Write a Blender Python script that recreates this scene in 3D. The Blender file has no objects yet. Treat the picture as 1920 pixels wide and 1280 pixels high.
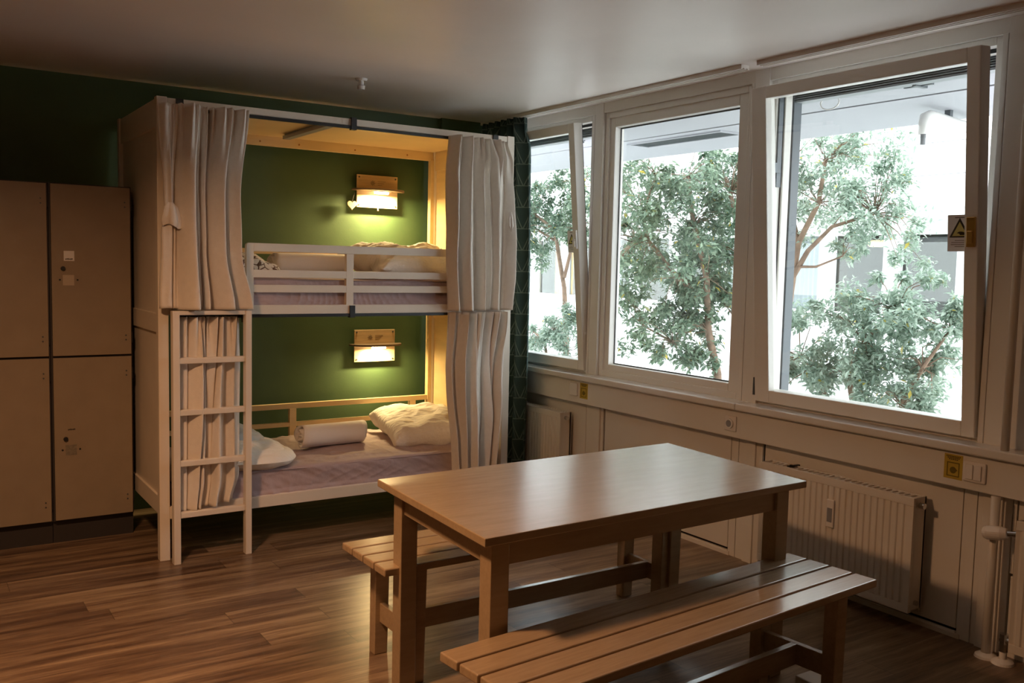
import bpy, bmesh, math, random
from mathutils import Vector, Matrix, noise
from math import sin, cos, pi, radians, sqrt
random.seed(7)
C = bpy.context.scene.collection
S = bpy.context.scene

# ------------------------------------------------------------------ camera
cam_d = bpy.data.cameras.new('camera'); cam = bpy.data.objects.new('camera', cam_d); C.objects.link(cam)
YAW, PITCH, ROLL, FPX = 0.58473667, 0.08108764, 0.022894, 1734.6
f_ = Vector((sin(YAW)*cos(PITCH), cos(YAW)*cos(PITCH), -sin(PITCH)))
r_ = Vector((cos(YAW), -sin(YAW), 0)); u_ = r_.cross(f_)
r2 = cos(ROLL)*r_ + sin(ROLL)*u_; u2 = -sin(ROLL)*r_ + cos(ROLL)*u_
cam.matrix_world = Matrix(((r2.x, u2.x, -f_.x, 0), (r2.y, u2.y, -f_.y, 0), (r2.z, u2.z, -f_.z, 1.52), (0, 0, 0, 1)))
cam_d.sensor_width = 36; cam_d.lens = FPX/1920*36; cam_d.clip_start = .05; cam_d.clip_end = 200
S.camera = cam

# ------------------------------------------------------------------ world, exposure
S.view_settings.view_transform = 'Standard'; S.view_settings.look = 'None'
S.view_settings.exposure = 0.0; S.view_settings.gamma = 1
w = bpy.data.worlds.new('sky'); S.world = w; w.use_nodes = True
nt = w.node_tree; bg = nt.nodes['Background']
bg.inputs[0].default_value = (.90, .95, 1.0, 1); bg.inputs[1].default_value = 7.0
S.cycles.max_bounces = 10; S.cycles.diffuse_bounces = 6; S.cycles.transparent_max_bounces = 24
S.cycles.sample_clamp_indirect = 6

# ------------------------------------------------------------------ room lamp (round ceiling luminaire left of the frame)
LAMP = (0.12, 2.78, 2.545)
LAMP_W = 53.0
LAMP_COL = (1.0, .53, .26)

# ------------------------------------------------------------------ materials
def mat(name, col, rough=.5, metal=0., noise_s=None, noise_a=.0, bump=.0, bump_s=80., coat=0., spec=.5, emit=None, estr=0., stretch=None, subsurf=0, trans=0):
    m = bpy.data.materials.new(name); m.use_nodes = True
    n = m.node_tree.nodes; l = m.node_tree.links; b = n['Principled BSDF']
    b.inputs['Base Color'].default_value = (*col, 1); b.inputs['Roughness'].default_value = rough
    b.inputs['Metallic'].default_value = metal; b.inputs['Specular IOR Level'].default_value = spec
    b.inputs['Coat Weight'].default_value = coat; b.inputs['Coat Roughness'].default_value = .15
    if trans: b.inputs['Transmission Weight'].default_value = trans
    if emit: b.inputs['Emission Color'].default_value = (*emit, 1); b.inputs['Emission Strength'].default_value = estr
    if noise_s or bump:
        tc = n.new('ShaderNodeTexCoord'); mp = n.new('ShaderNodeMapping'); l.new(tc.outputs['Object'], mp.inputs[0])
        if stretch: mp.inputs['Scale'].default_value = stretch
    if noise_s:
        nz = n.new('ShaderNodeTexNoise'); nz.inputs['Scale'].default_value = noise_s; nz.inputs['Detail'].default_value = 6
        l.new(mp.outputs[0], nz.inputs['Vector'])
        cr = n.new('ShaderNodeValToRGB'); l.new(nz.outputs[0], cr.inputs[0])
        cr.color_ramp.elements[0].position = .3; cr.color_ramp.elements[1].position = .7
        cr.color_ramp.elements[0].color = (*[c*(1-noise_a) for c in col], 1)
        cr.color_ramp.elements[1].color = (*[min(1, c*(1+noise_a)) for c in col], 1)
        l.new(cr.outputs[0], b.inputs['Base Color'])
    if bump:
        nb = n.new('ShaderNodeTexNoise'); nb.inputs['Scale'].default_value = bump_s; nb.inputs['Detail'].default_value = 4
        l.new(mp.outputs[0], nb.inputs['Vector'])
        bp = n.new('ShaderNodeBump'); bp.inputs['Strength'].default_value = bump; bp.inputs['Distance'].default_value = .01
        l.new(nb.outputs[0], bp.inputs['Height']); l.new(bp.outputs[0], b.inputs['Normal'])
    return m

M = {}
M['green'] = mat('green wall paint', (.050, .094, .038), .55, noise_s=6, noise_a=.06, bump=.05, bump_s=120)
M['white_wall'] = mat('cream wall paint', (.70, .66, .60), .5, noise_s=3, noise_a=.03)
M['ceiling'] = mat('ceiling paint', (.84, .77, .72), .42, noise_s=2, noise_a=.03)
M['panel'] = mat('white coated panel', (.76, .72, .66), .38, noise_s=2.5, noise_a=.03)
M['frame'] = mat('white window frame', (.80, .77, .72), .32)
M['sill'] = mat('glossy white sill', (.74, .71, .67), .16, coat=.5)
M['bunk'] = mat('cream painted bunk wood', (.74, .66, .56), .42, noise_s=4, noise_a=.05)
M['bunk_in'] = mat('pale plywood panel', (.66, .50, .27), .45, noise_s=3, noise_a=.08, stretch=(1, 1, 6))
M['locker'] = mat('pale locker laminate', (.29, .23, .165), .45, noise_s=9, noise_a=.05)
M['dark'] = mat('dark grey laminate', (.035, .03, .03), .5)
M['black'] = mat('black metal', (.012, .012, .014), .45)
M['gap'] = mat('dark gap', (.006, .005, .005), .9)
M['grey_metal'] = mat('grey aluminium', (.12, .13, .14), .4, metal=.6)
M['blind'] = mat('grey blind slats', (.30, .32, .33), .45, metal=.3)
M['chrome'] = mat('chrome', (.6, .6, .6), .2, metal=1)
M['curtain'] = mat('off white cotton', (.74, .68, .61), .85, noise_s=40, noise_a=.03, bump=.12, bump_s=260)
M['sheet'] = mat('mauve cotton sheet', (.42, .325, .335), .85, noise_s=5, noise_a=.05, bump=.6, bump_s=16, stretch=(1, 1.5, 1.0))
M['white_cloth'] = mat('white cotton', (.82, .77, .70), .85, bump=.9, bump_s=20, stretch=(1, 2.6, 1))
M['towel'] = mat('white towel cloth', (.78, .73, .70), .9, bump=.12, bump_s=200)
M['blanket'] = mat('grey white blanket', (.50, .53, .54), .9, bump=.35, bump_s=22)
M['plywood'] = mat('birch plywood plate', (.66, .50, .31), .45, noise_s=9, noise_a=.12, stretch=(1, 1, 8))
M['radiator'] = mat('radiator enamel', (.72, .67, .60), .35)
M['white_plastic'] = mat('white plastic', (.80, .77, .74), .25)
M['grey_plastic'] = mat('grey plastic', (.25, .25, .26), .4)
M['brass'] = mat('brass handle plate', (.62, .38, .12), .3, metal=.8)
M['yellow'] = mat('yellow sticker', (.52, .37, .045), .4)
M['orange'] = mat('orange knot mark', (.35, .17, .06), .5)
M['facade'] = mat('white facade panel', (.82, .82, .82), .6, noise_s=1.5, noise_a=.03)
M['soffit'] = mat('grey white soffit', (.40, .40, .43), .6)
M['ground'] = mat('pale courtyard paving', (.66, .66, .65), .8, noise_s=3, noise_a=.12)
M['interior'] = mat('far room wall', (.20, .19, .17), .8)
M['far_curtain'] = mat('far net curtain', (.42, .45, .50), .8)
M['oak_door'] = mat('honey wood door', (.75, .48, .22), .5, noise_s=5, noise_a=.1)
M['bark'] = mat('bark', (.26, .17, .12), .9, noise_s=14, noise_a=.3, bump=.4, bump_s=30)
M['lamp_emit'] = mat('lit bulb', (1, .9, .7), .4, emit=(1, .80, .48), estr=14)
M['lamp_far'] = mat('lit far lampshade', (1, .85, .6), .4, emit=(1, .72, .38), estr=1.6)
M['room_lamp'] = mat('lit lamp diffuser', (1, .9, .8), .4, emit=LAMP_COL, estr=4)
M['dark_text'] = mat('dark print', (.03, .025, .02), .6)
M['sign'] = mat('white sign sheet', (.78, .77, .78), .35)
M['sign_yellow'] = mat('warning yellow', (.62, .55, .18), .5)

def wood(name, c1, c2, rough, coat=.0, grain=(1, 14, 14), sc=5):
    m = bpy.data.materials.new(name); m.use_nodes = True
    n = m.node_tree.nodes; l = m.node_tree.links; b = n['Principled BSDF']
    tc = n.new('ShaderNodeTexCoord'); mp = n.new('ShaderNodeMapping'); mp.inputs['Scale'].default_value = grain
    l.new(tc.outputs['Object'], mp.inputs[0])
    nz = n.new('ShaderNodeTexNoise'); nz.inputs['Scale'].default_value = sc; nz.inputs['Detail'].default_value = 8; nz.inputs['Roughness'].default_value = .65
    l.new(mp.outputs[0], nz.inputs['Vector'])
    cr = n.new('ShaderNodeValToRGB'); cr.color_ramp.elements[0].position = .32; cr.color_ramp.elements[1].position = .68
    cr.color_ramp.elements[0].color = (*c1, 1); cr.color_ramp.elements[1].color = (*c2, 1)
    l.new(nz.outputs[0], cr.inputs[0]); l.new(cr.outputs[0], b.inputs['Base Color'])
    mr = n.new('ShaderNodeMapRange'); mr.inputs['To Min'].default_value = rough*.94; mr.inputs['To Max'].default_value = rough*1.08
    l.new(nz.outputs[0], mr.inputs['Value']); l.new(mr.outputs[0], b.inputs['Roughness'])
    bp = n.new('ShaderNodeBump'); bp.inputs['Strength'].default_value = .012; bp.inputs['Distance'].default_value = .002
    l.new(nz.outputs[0], bp.inputs['Height']); l.new(bp.outputs[0], b.inputs['Normal'])
    b.inputs['Coat Weight'].default_value = coat; b.inputs['Coat Roughness'].default_value = .2
    return m
M['table'] = wood('beech table wood', (.33, .235, .14), (.39, .285, .175), .26, coat=.5, grain=(1.2, 10, 10))
M['bench'] = wood('varnished bench wood', (.34, .24, .145), (.43, .31, .19), .24, coat=.5, grain=(1.2, 12, 12))

def floor_mat():
    m = bpy.data.materials.new('three strip laminate'); m.use_nodes = True
    n = m.node_tree.nodes; l = m.node_tree.links; b = n['Principled BSDF']
    def math(op, a, bb=None, c=None):
        x = n.new('ShaderNodeMath'); x.operation = op
        for i, v in enumerate((a, bb, c)):
            if v is None: continue
            if isinstance(v, (int, float)): x.inputs[i].default_value = v
            else: l.new(v, x.inputs[i])
        return x.outputs[0]
    tc = n.new('ShaderNodeTexCoord'); sp = n.new('ShaderNodeSeparateXYZ'); l.new(tc.outputs['Object'], sp.inputs[0])
    X, Y = sp.outputs[0], sp.outputs[1]
    W_, L_ = .145, 1.25
    yr = math('DIVIDE', Y, W_); row = math('FLOOR', yr)
    wn = n.new('ShaderNodeTexWhiteNoise'); wn.noise_dimensions = '1D'; l.new(row, wn.inputs['W'])
    xo = math('ADD', math('DIVIDE', X, L_), math('MULTIPLY', wn.outputs['Value'], 7.3)); col = math('FLOOR', xo)
    cb = n.new('ShaderNodeCombineXYZ'); l.new(row, cb.inputs[0]); l.new(col, cb.inputs[1])
    wn2 = n.new('ShaderNodeTexWhiteNoise'); wn2.noise_dimensions = '3D'; l.new(cb.outputs[0], wn2.inputs['Vector'])
    fy = math('FRACT', yr); fx = math('FRACT', xo)
    ey = math('MINIMUM', fy, math('SUBTRACT', 1, fy)); ex = math('MINIMUM', fx, math('SUBTRACT', 1, fx))
    gap = math('MAXIMUM', math('LESS_THAN', ey, .012), math('LESS_THAN', ex, .0016))
    # grain
    off = n.new('ShaderNodeVectorMath'); off.operation = 'ADD'; l.new(tc.outputs['Object'], off.inputs[0])
    sc = n.new('ShaderNodeVectorMath'); sc.operation = 'SCALE'; l.new(wn2.outputs['Color'], sc.inputs[0]); sc.inputs['Scale'].default_value = 13
    l.new(sc.outputs[0], off.inputs[1])
    mp = n.new('ShaderNodeMapping'); mp.inputs['Scale'].default_value = (1.6, 17, 1); l.new(off.outputs[0], mp.inputs[0])
    nz = n.new('ShaderNodeTexNoise'); nz.inputs['Scale'].default_value = 3.2; nz.inputs['Detail'].default_value = 9; nz.inputs['Roughness'].default_value = .68; nz.inputs['Distortion'].default_value = .6
    l.new(mp.outputs[0], nz.inputs['Vector'])
    # knots
    mk = n.new('ShaderNodeMapping'); mk.inputs['Scale'].default_value = (2.2, 6.5, 1); l.new(off.outputs[0], mk.inputs[0])
    vo = n.new('ShaderNodeTexVoronoi'); vo.inputs['Scale'].default_value = 1.0; l.new(mk.outputs[0], vo.inputs['Vector'])
    kn = n.new('ShaderNodeMapRange'); kn.inputs['From Min'].default_value = .02; kn.inputs['From Max'].default_value = .11
    kn.inputs['To Min'].default_value = .75; kn.inputs['To Max'].default_value = 0; l.new(vo.outputs['Distance'], kn.inputs['Value'])
    m2 = n.new('ShaderNodeMapping'); m2.inputs['Scale'].default_value = (.55, 9, 1); l.new(off.outputs[0], m2.inputs[0])
    nz2 = n.new('ShaderNodeTexNoise'); nz2.inputs['Scale'].default_value = 2.1; nz2.inputs['Detail'].default_value = 3; nz2.inputs['Distortion'].default_value = .4
    l.new(m2.outputs[0], nz2.inputs['Vector'])
    v = math('ADD', math('ADD', math('MULTIPLY', math('SUBTRACT', nz.outputs[0], .5), 1.5), math('MULTIPLY', math('SUBTRACT', nz2.outputs[0], .5), 1.9)), math('MULTIPLY', wn2.outputs['Value'], .5))
    cr = n.new('ShaderNodeValToRGB'); l.new(math('ADD', v, .27), cr.inputs[0])
    e = cr.color_ramp.elements; e[0].position = 0; e[0].color = (.066, .038, .025, 1); e[1].position = 1; e[1].color = (.33, .235, .145, 1)
    k = e.new(.35); k.color = (.135, .083, .050, 1); k = e.new(.7); k.color = (.225, .150, .090, 1)
    mx = n.new('ShaderNodeMix'); mx.data_type = 'RGBA'; l.new(kn.outputs[0], mx.inputs[0]); l.new(cr.outputs[0], mx.inputs[6]); mx.inputs[7].default_value = (.05, .028, .018, 1)
    mg = n.new('ShaderNodeMix'); mg.data_type = 'RGBA'; l.new(math('MULTIPLY', gap, .55), mg.inputs[0]); l.new(mx.outputs[2], mg.inputs[6]); mg.inputs[7].default_value = (.03, .018, .012, 1)
    l.new(mg.outputs[2], b.inputs['Base Color'])
    b.inputs['Roughness'].default_value = .30; b.inputs['Specular IOR Level'].default_value = .45
    bp = n.new('ShaderNodeBump'); bp.inputs['Strength'].default_value = .12; bp.inputs['Distance'].default_value = .003
    l.new(math('SUBTRACT', nz.outputs[0], math('MULTIPLY', gap, .8)), bp.inputs['Height']); l.new(bp.outputs[0], b.inputs['Normal'])
    return m
M['floor'] = floor_mat()

def glass_mat(name='window glass', tint=(.96, .985, .97), refl=1.0):
    m = bpy.data.materials.new(name); m.use_nodes = True
    n = m.node_tree.nodes; l = m.node_tree.links; n.clear()
    o = n.new('ShaderNodeOutputMaterial'); t = n.new('ShaderNodeBsdfTransparent'); t.inputs[0].default_value = (*tint, 1)
    g = n.new('ShaderNodeBsdfGlossy'); g.inputs['Roughness'].default_value = .01; g.inputs[0].default_value = (1, 1, 1, 1)
    fr = n.new('ShaderNodeFresnel'); ge = n.new('ShaderNodeNewGeometry'); mi = n.new('ShaderNodeMapRange')
    mi.inputs['To Min'].default_value = 1.5; mi.inputs['To Max'].default_value = 1/1.5; l.new(ge.outputs['Backfacing'], mi.inputs['Value']); l.new(mi.outputs[0], fr.inputs[0])
    mm = n.new('ShaderNodeMath'); mm.operation = 'MULTIPLY'; mm.inputs[1].default_value = refl; l.new(fr.outputs[0], mm.inputs[0])
    x = n.new('ShaderNodeMixShader'); l.new(mm.outputs[0], x.inputs[0]); l.new(t.outputs[0], x.inputs[1]); l.new(g.outputs[0], x.inputs[2])
    l.new(x.outputs[0], o.inputs[0]); return m
M['glass'] = glass_mat()

def leaf_mat(name, c1, c2, yellow=.02):
    m = bpy.data.materials.new(name); m.use_nodes = True
    n = m.node_tree.nodes; l = m.node_tree.links; b = n['Principled BSDF']
    g = n.new('ShaderNodeNewGeometry'); cr = n.new('ShaderNodeValToRGB'); l.new(g.outputs['Random Per Island'], cr.inputs[0])
    e = cr.color_ramp.elements; e[0].color = (*c1, 1); e[1].position = 1-yellow-.01; e[1].color = (*c2, 1)
    y = e.new(1-yellow); y.color = (.65, .50, .10, 1)
    l.new(cr.outputs[0], b.inputs['Base Color']); b.inputs['Roughness'].default_value = .27
    tr = n.new('ShaderNodeBsdfTranslucent'); l.new(cr.outputs[0], tr.inputs[0])
    mx = n.new('ShaderNodeMixShader'); mx.inputs[0].default_value = .38
    o = n['Material Output']; l.new(b.outputs[0], mx.inputs[1]); l.new(tr.outputs[0], mx.inputs[2]); l.new(mx.outputs[0], o.inputs[0])
    return m
M['leaf'] = leaf_mat('glossy green leaves', (.10, .165, .115), (.32, .41, .29), .004)
M['leaf_pale'] = leaf_mat('pale green leaves', (.24, .33, .26), (.52, .60, .50), .004)

def pattern_mat(name, base, line, kind):
    m = bpy.data.materials.new(name); m.use_nodes = True
    n = m.node_tree.nodes; l = m.node_tree.links; b = n['Principled BSDF']; b.inputs['Roughness'].default_value = .85
    tc = n.new('ShaderNodeTexCoord')
    def math(op, a, bb=None):
        x = n.new('ShaderNodeMath'); x.operation = op
        for i, v in enumerate((a, bb)):
            if v is None: continue
            if isinstance(v, (int, float)): x.inputs[i].default_value = v
            else: l.new(v, x.inputs[i])
        return x.outputs[0]
    if kind == 'triangles':
        sp = n.new('ShaderNodeSeparateXYZ'); l.new(tc.outputs['UV'], sp.inputs[0]); U, V = sp.outputs[0], sp.outputs[1]
        v = math('DIVIDE', V, .142); fv = math('FRACT', v)
        u = math('DIVIDE', U, .115); fu = math('ABSOLUTE', math('SUBTRACT', math('MULTIPLY', math('FRACT', u), 2), 1))  # 1 edge,0 centre
        d1 = math('LESS_THAN', math('ABSOLUTE', math('SUBTRACT', fu, math('SUBTRACT', 1, fv))), .055)
        d3 = math('LESS_THAN', math('ABSOLUTE', math('SUBTRACT', math('MULTIPLY', fu, 1.6), math('SUBTRACT', 1, fv))), .05)
        d2 = math('LESS_THAN', fv, .045)
        f = math('MULTIPLY', math('MAXIMUM', math('MAXIMUM', d1, d2), d3), .5)
    else:
        nz = n.new('ShaderNodeTexVoronoi'); nz.feature = 'DISTANCE_TO_EDGE'; nz.inputs['Scale'].default_value = 26
        ns = n.new('ShaderNodeTexNoise'); ns.inputs['Scale'].default_value = 18; l.new(tc.outputs['Object'], ns.inputs['Vector'])
        l.new(tc.outputs['Object'], nz.inputs['Vector'])
        f = math('MULTIPLY', math('LESS_THAN', nz.outputs[0], .07), math('GREATER_THAN', ns.outputs[0], .47))
    mx = n.new('ShaderNodeMix'); mx.data_type = 'RGBA'; l.new(f, mx.inputs[0]); mx.inputs[6].default_value = (*base, 1); mx.inputs[7].default_value = (*line, 1)
    l.new(mx.outputs[2], b.inputs['Base Color']); return m
M['green_curtain'] = pattern_mat('green geometric print', (.045, .085, .082), (.34, .42, .38), 'triangles')
M['print_cloth'] = pattern_mat('printed cotton', (.70, .64, .56), (.16, .10, .07), 'scribble')

# ------------------------------------------------------------------ helpers
class MB:
    def __init__(s): s.v = []; s.f = []; s.smooth = False
    def quad_box(s, lo, hi, T=None):
        x0, y0, z0 = lo; x1, y1, z1 = hi
        vs = [Vector(p) for p in ((x0, y0, z0), (x1, y0, z0), (x1, y1, z0), (x0, y1, z0), (x0, y0, z1), (x1, y0, z1), (x1, y1, z1), (x0, y1, z1))]
        return s.hexa(vs, T)
    box = quad_box
    def hexa(s, vs, T=None):
        if T: vs = [T(Vector(v)) for v in vs]
        o = len(s.v); s.v += [tuple(v) for v in vs]
        s.f += [tuple(o+i for i in q) for q in ((0, 3, 2, 1), (4, 5, 6, 7), (0, 1, 5, 4), (1, 2, 6, 5), (2, 3, 7, 6), (3, 0, 4, 7))]
        return s
    def tube(s, pts, r, n=12, caps=True):
        pts = [Vector(p) for p in pts]; rs = r if isinstance(r, (list, tuple)) else [r]*len(pts)
        o = len(s.v); up = None
        for i, p in enumerate(pts):
            d = (pts[min(i+1, len(pts)-1)]-pts[max(i-1, 0)]).normalized()
            if up is None:
                up = Vector((0, 0, 1)) if abs(d.z) < .9 else Vector((1, 0, 0))
            a = d.cross(up).normalized(); b = a.cross(d).normalized(); up = b
            for k in range(n):
                t = 2*pi*k/n; s.v.append(tuple(p+rs[i]*(cos(t)*a+sin(t)*b)))
        for i in range(len(pts)-1):
            for k in range(n):
                s.f.append((o+i*n+k, o+i*n+(k+1) % n, o+(i+1)*n+(k+1) % n, o+(i+1)*n+k))
        if caps:
            s.f.append(tuple(o+k for k in range(n))[::-1]); s.f.append(tuple(o+(len(pts)-1)*n+k for k in range(n)))
        return s
    def prism(s, poly, axis, a, b, T=None):
        """poly: 2-D points in the two other axes (cyclic order), extruded along axis from a to b"""
        o = len(s.v); n = len(poly)
        for t in (a, b):
            for p in poly:
                q = [p[0], p[1]]; q.insert(axis, t); q = Vector(q)
                s.v.append(tuple(T(q) if T else q))
        s.f.append(tuple(o+i for i in range(n))[::-1]); s.f.append(tuple(o+n+i for i in range(n)))
        for i in range(n): s.f.append((o+i, o+(i+1) % n, o+n+(i+1) % n, o+n+i))
        return s
    def grid(s, fn, nu, nv, closed_u=False):
        o = len(s.v)
        for j in range(nv+1):
            for i in range(nu+1): s.v.append(tuple(fn(i/nu, j/nv)))
        for j in range(nv):
            for i in range(nu):
                a = o+j*(nu+1)+i; s.f.append((a, a+1, a+nu+2, a+nu+1))
        return s
    def ring(s, axis, a0, a1, lo, hi, wl, T=None):
        """rectangular frame in the plane normal to axis (0 = x): lo/hi 2-D corners, wl = (left,right,bottom,top) widths"""
        (p0, q0), (p1, q1) = lo, hi; l, r, b, t = wl
        for (pa, qa, pb, qb) in ((p0, q0, p0+l, q1), (p1-r, q0, p1, q1), (p0+l, q0, p1-r, q0+b), (p0+l, q1-t, p1-r, q1)):
            A = [pa, qa]; B = [pb, qb]; A.insert(axis, a0); B.insert(axis, a1)
            s.box(A, B, T)
        return s

def link(name, mb, m, parent=None, bevel=0., smooth=False, seg=2, solid=0., loc=None, ns=False):
    me = bpy.data.meshes.new(name); me.from_pydata(mb.v, [], mb.f); me.update()
    bm = bmesh.new(); bm.from_mesh(me); bmesh.ops.recalc_face_normals(bm, faces=bm.faces); bm.to_mesh(me); bm.free()
    o = bpy.data.objects.new(name, me); C.objects.link(o); me.materials.append(M[m] if isinstance(m, str) else m)
    if parent: o.parent = parent
    if loc: o.location = loc
    if smooth: me.polygons.foreach_set('use_smooth', [True]*len(me.polygons))
    if solid:
        md = o.modifiers.new('thick', 'SOLIDIFY'); md.thickness = solid; md.offset = 0
    if bevel:
        md = o.modifiers.new('bevel', 'BEVEL'); md.width = bevel; md.segments = seg; md.limit_method = 'ANGLE'; md.angle_limit = radians(40)
    return o

def tag(o, label, cat, group=None):
    o['label'] = label; o['category'] = cat
    if group: o['group'] = group
    return o
def struct(o, label=None):
    o['kind'] = 'structure'
    if label: o['label'] = label
    return o
def thing(name, label, cat, loc=(0, 0, 0), rz=0, group=None):
    o = bpy.data.objects.new(name, None); C.objects.link(o); o.location = loc; o.rotation_euler = (0, 0, rz); o.empty_display_size = .1
    return tag(o, label, cat, group)
def shift(mb, d):
    mb.v = [(a-d[0], b-d[1], c-d[2]) for a, b, c in mb.v]; return mb
class At:
    """a thing at a base point whose parts are given in world coordinates"""
    def __init__(s, name, label, cat, base, group=None): s.b = base; s.o = thing(name, label, cat, base, 0, group)
    def part(s, name, mb, m, parent=None, **k):
        return link(name, shift(mb, s.b), m, parent or s.o, **k)
def dup(root, loc, rz, label, group=None):
    r = root.copy(); C.objects.link(r); r.location = loc; r.rotation_euler = (0, 0, rz); r['label'] = label
    if group: r['group'] = group
    for ch in list(root.children):
        c = ch.copy(); C.objects.link(c); c.parent = r
        for g in ch.children:
            d = g.copy(); C.objects.link(d); d.parent = c
    return r
def sm(t): t = max(0, min(1, t)); return t*t*(3-2*t)
def lerp(a, b, t): return a+(b-a)*t
def pl(t, pts):
    for (a, va), (b, vb) in zip(pts, pts[1:]):
        if t <= b: return lerp(va, vb, sm((t-a)/(b-a)) if b > a else 0)
    return pts[-1][1]

XW, YB, H = 3.68, 5.83, 2.545

# ================================================================== SETTING
struct(link('floor', MB().box((-2.4, -2.6, -.1), (XW+.2, YB+.2, 0)), 'floor'))
struct(link('ceiling', MB().box((-2.4, -2.6, H), (XW+.25, YB+.2, H+.15)), 'ceiling'))
struct(link('wall_back', MB().box((-2.4, YB, 0), (XW+.2, YB+.2, H)), 'green'))
struct(link('wall_left', MB().box((-2.55, -2.6, 0), (-2.4, YB+.2, H)), 'green'))
struct(link('wall_front', MB().box((-2.4, -2.75, 0), (XW+.2, -2.6, H)), 'white_wall'))
# green pilaster in the back corner
struct(link('trim_1', MB().box((3.20, 5.79, 0), (XW, YB, H)), 'green'))

# window wall: solid part below sill, header, panels nearer than the windows
wr = MB()
wr.box((XW+.03, -2.6, 0), (XW+.2, YB, .83))                 # backing behind the lower panels
wr.box((XW+.004, 1.96, 2.483), (XW+.2, YB, H))                   # header
wr.box((XW+.03, -2.6, .83), (XW+.2, 1.96, H))               # closed part nearer the camera
wr.box((XW, 5.79, .83), (XW+.2, YB, 2.483))
struct(link('wall_right', wr, 'panel'))
# mullions with a hairline joint in each
PIT = 1.306
mull = [(1.96, 2.053, 2.078), (3.262, 3.360, 3.382), (4.585, 4.668, 4.69)]
k = 2
for a, s_, b in mull:
    m = MB(); m.box((XW, a, .83), (XW+.17, s_-.0015, H)); m.box((XW, s_+.0015, .83), (XW+.17, b, 2.483)); m.box((XW+.01, s_-.002, .83), (XW+.15, s_+.002, 2.483))
    struct(link('trim_%d' % k, m, 'frame', bevel=.002)); k += 1
# closed panel bay at the near side: edge bar and panel
m = MB(); m.box((XW+.005, -.5, .83), (XW+.03, 1.955, H)); struct(link('trim_5', m, 'panel'))
m = MB(); m.ring(0, XW-.01, XW+.01, (.6, 1.0), (1.86, 2.4), (.06, .06, .06, .06)); struct(link('trim_6', m, 'panel', bevel=.004))
# sill
m = MB(); m.box((3.575, -2.6, .806), (XW+.05, 3.308, .842)); m.box((3.575, 3.312, .806), (XW+.05, YB, .842))
struct(link('trim_7', m, 'sill', bevel=.006))
# parapet cable duct
m = MB(); m.box((3.612, -2.6, .655), (XW+.03, YB, .806)); struct(link('trim_8', m, 'panel', bevel=.004))
# lower panels
lp = MB()
def panel(y0, y1, z0=0.0, z1=.66, x=XW): lp.box((x, y0, z0), (XW+.03, y1, z1))
panel(4.672, 5.79); panel(4.495, 4.668); panel(3.416, 4.478, .04); panel(3.364, 3.412); panel(3.416, 4.478, 0, .026)
panel(3.200, 3.360); panel(2.120, 3.183, .04); panel(2.120, 3.183, 0, .026); panel(2.060, 2.116); panel(1.915, 2.056)
panel(-2.6, 1.905, .0, .33); panel(-2.6, 1.890, .34, .66); panel(1.897, 1.911, .34, .66)
lp.box((XW-.012, 3.24, 0), (XW, 3.30, .66)); lp.box((XW-.012, 4.52, 0), (XW, 4.60, .66)); lp.box((XW-.012, 1.95, 0), (XW, 2.03, .66))
struct(link('trim_9', lp, 'panel', bevel=.0015))
m = MB()
for a, b, z0, z1 in ((4.479, 4.494, 0, .66), (3.184, 3.199, 0, .66), (3.414, 4.48, .026, .04), (2.118, 3.19, .026, .04), (1.890, 1.897, .33, .66), (1.82, 1.897, .33, .34)):
    m.box((XW+.012, a, z0), (XW+.029, b, z1))
struct(link('trim_10', m, 'gap'))
# skirting under the panels
m = MB(); m.box((XW-.006, 3.40, 0), (XW, 4.49, .02)); m.box((XW-.006, 2.10, 0), (XW, 3.19, .02)); struct(link('baseboard_right', m, 'panel'))

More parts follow.
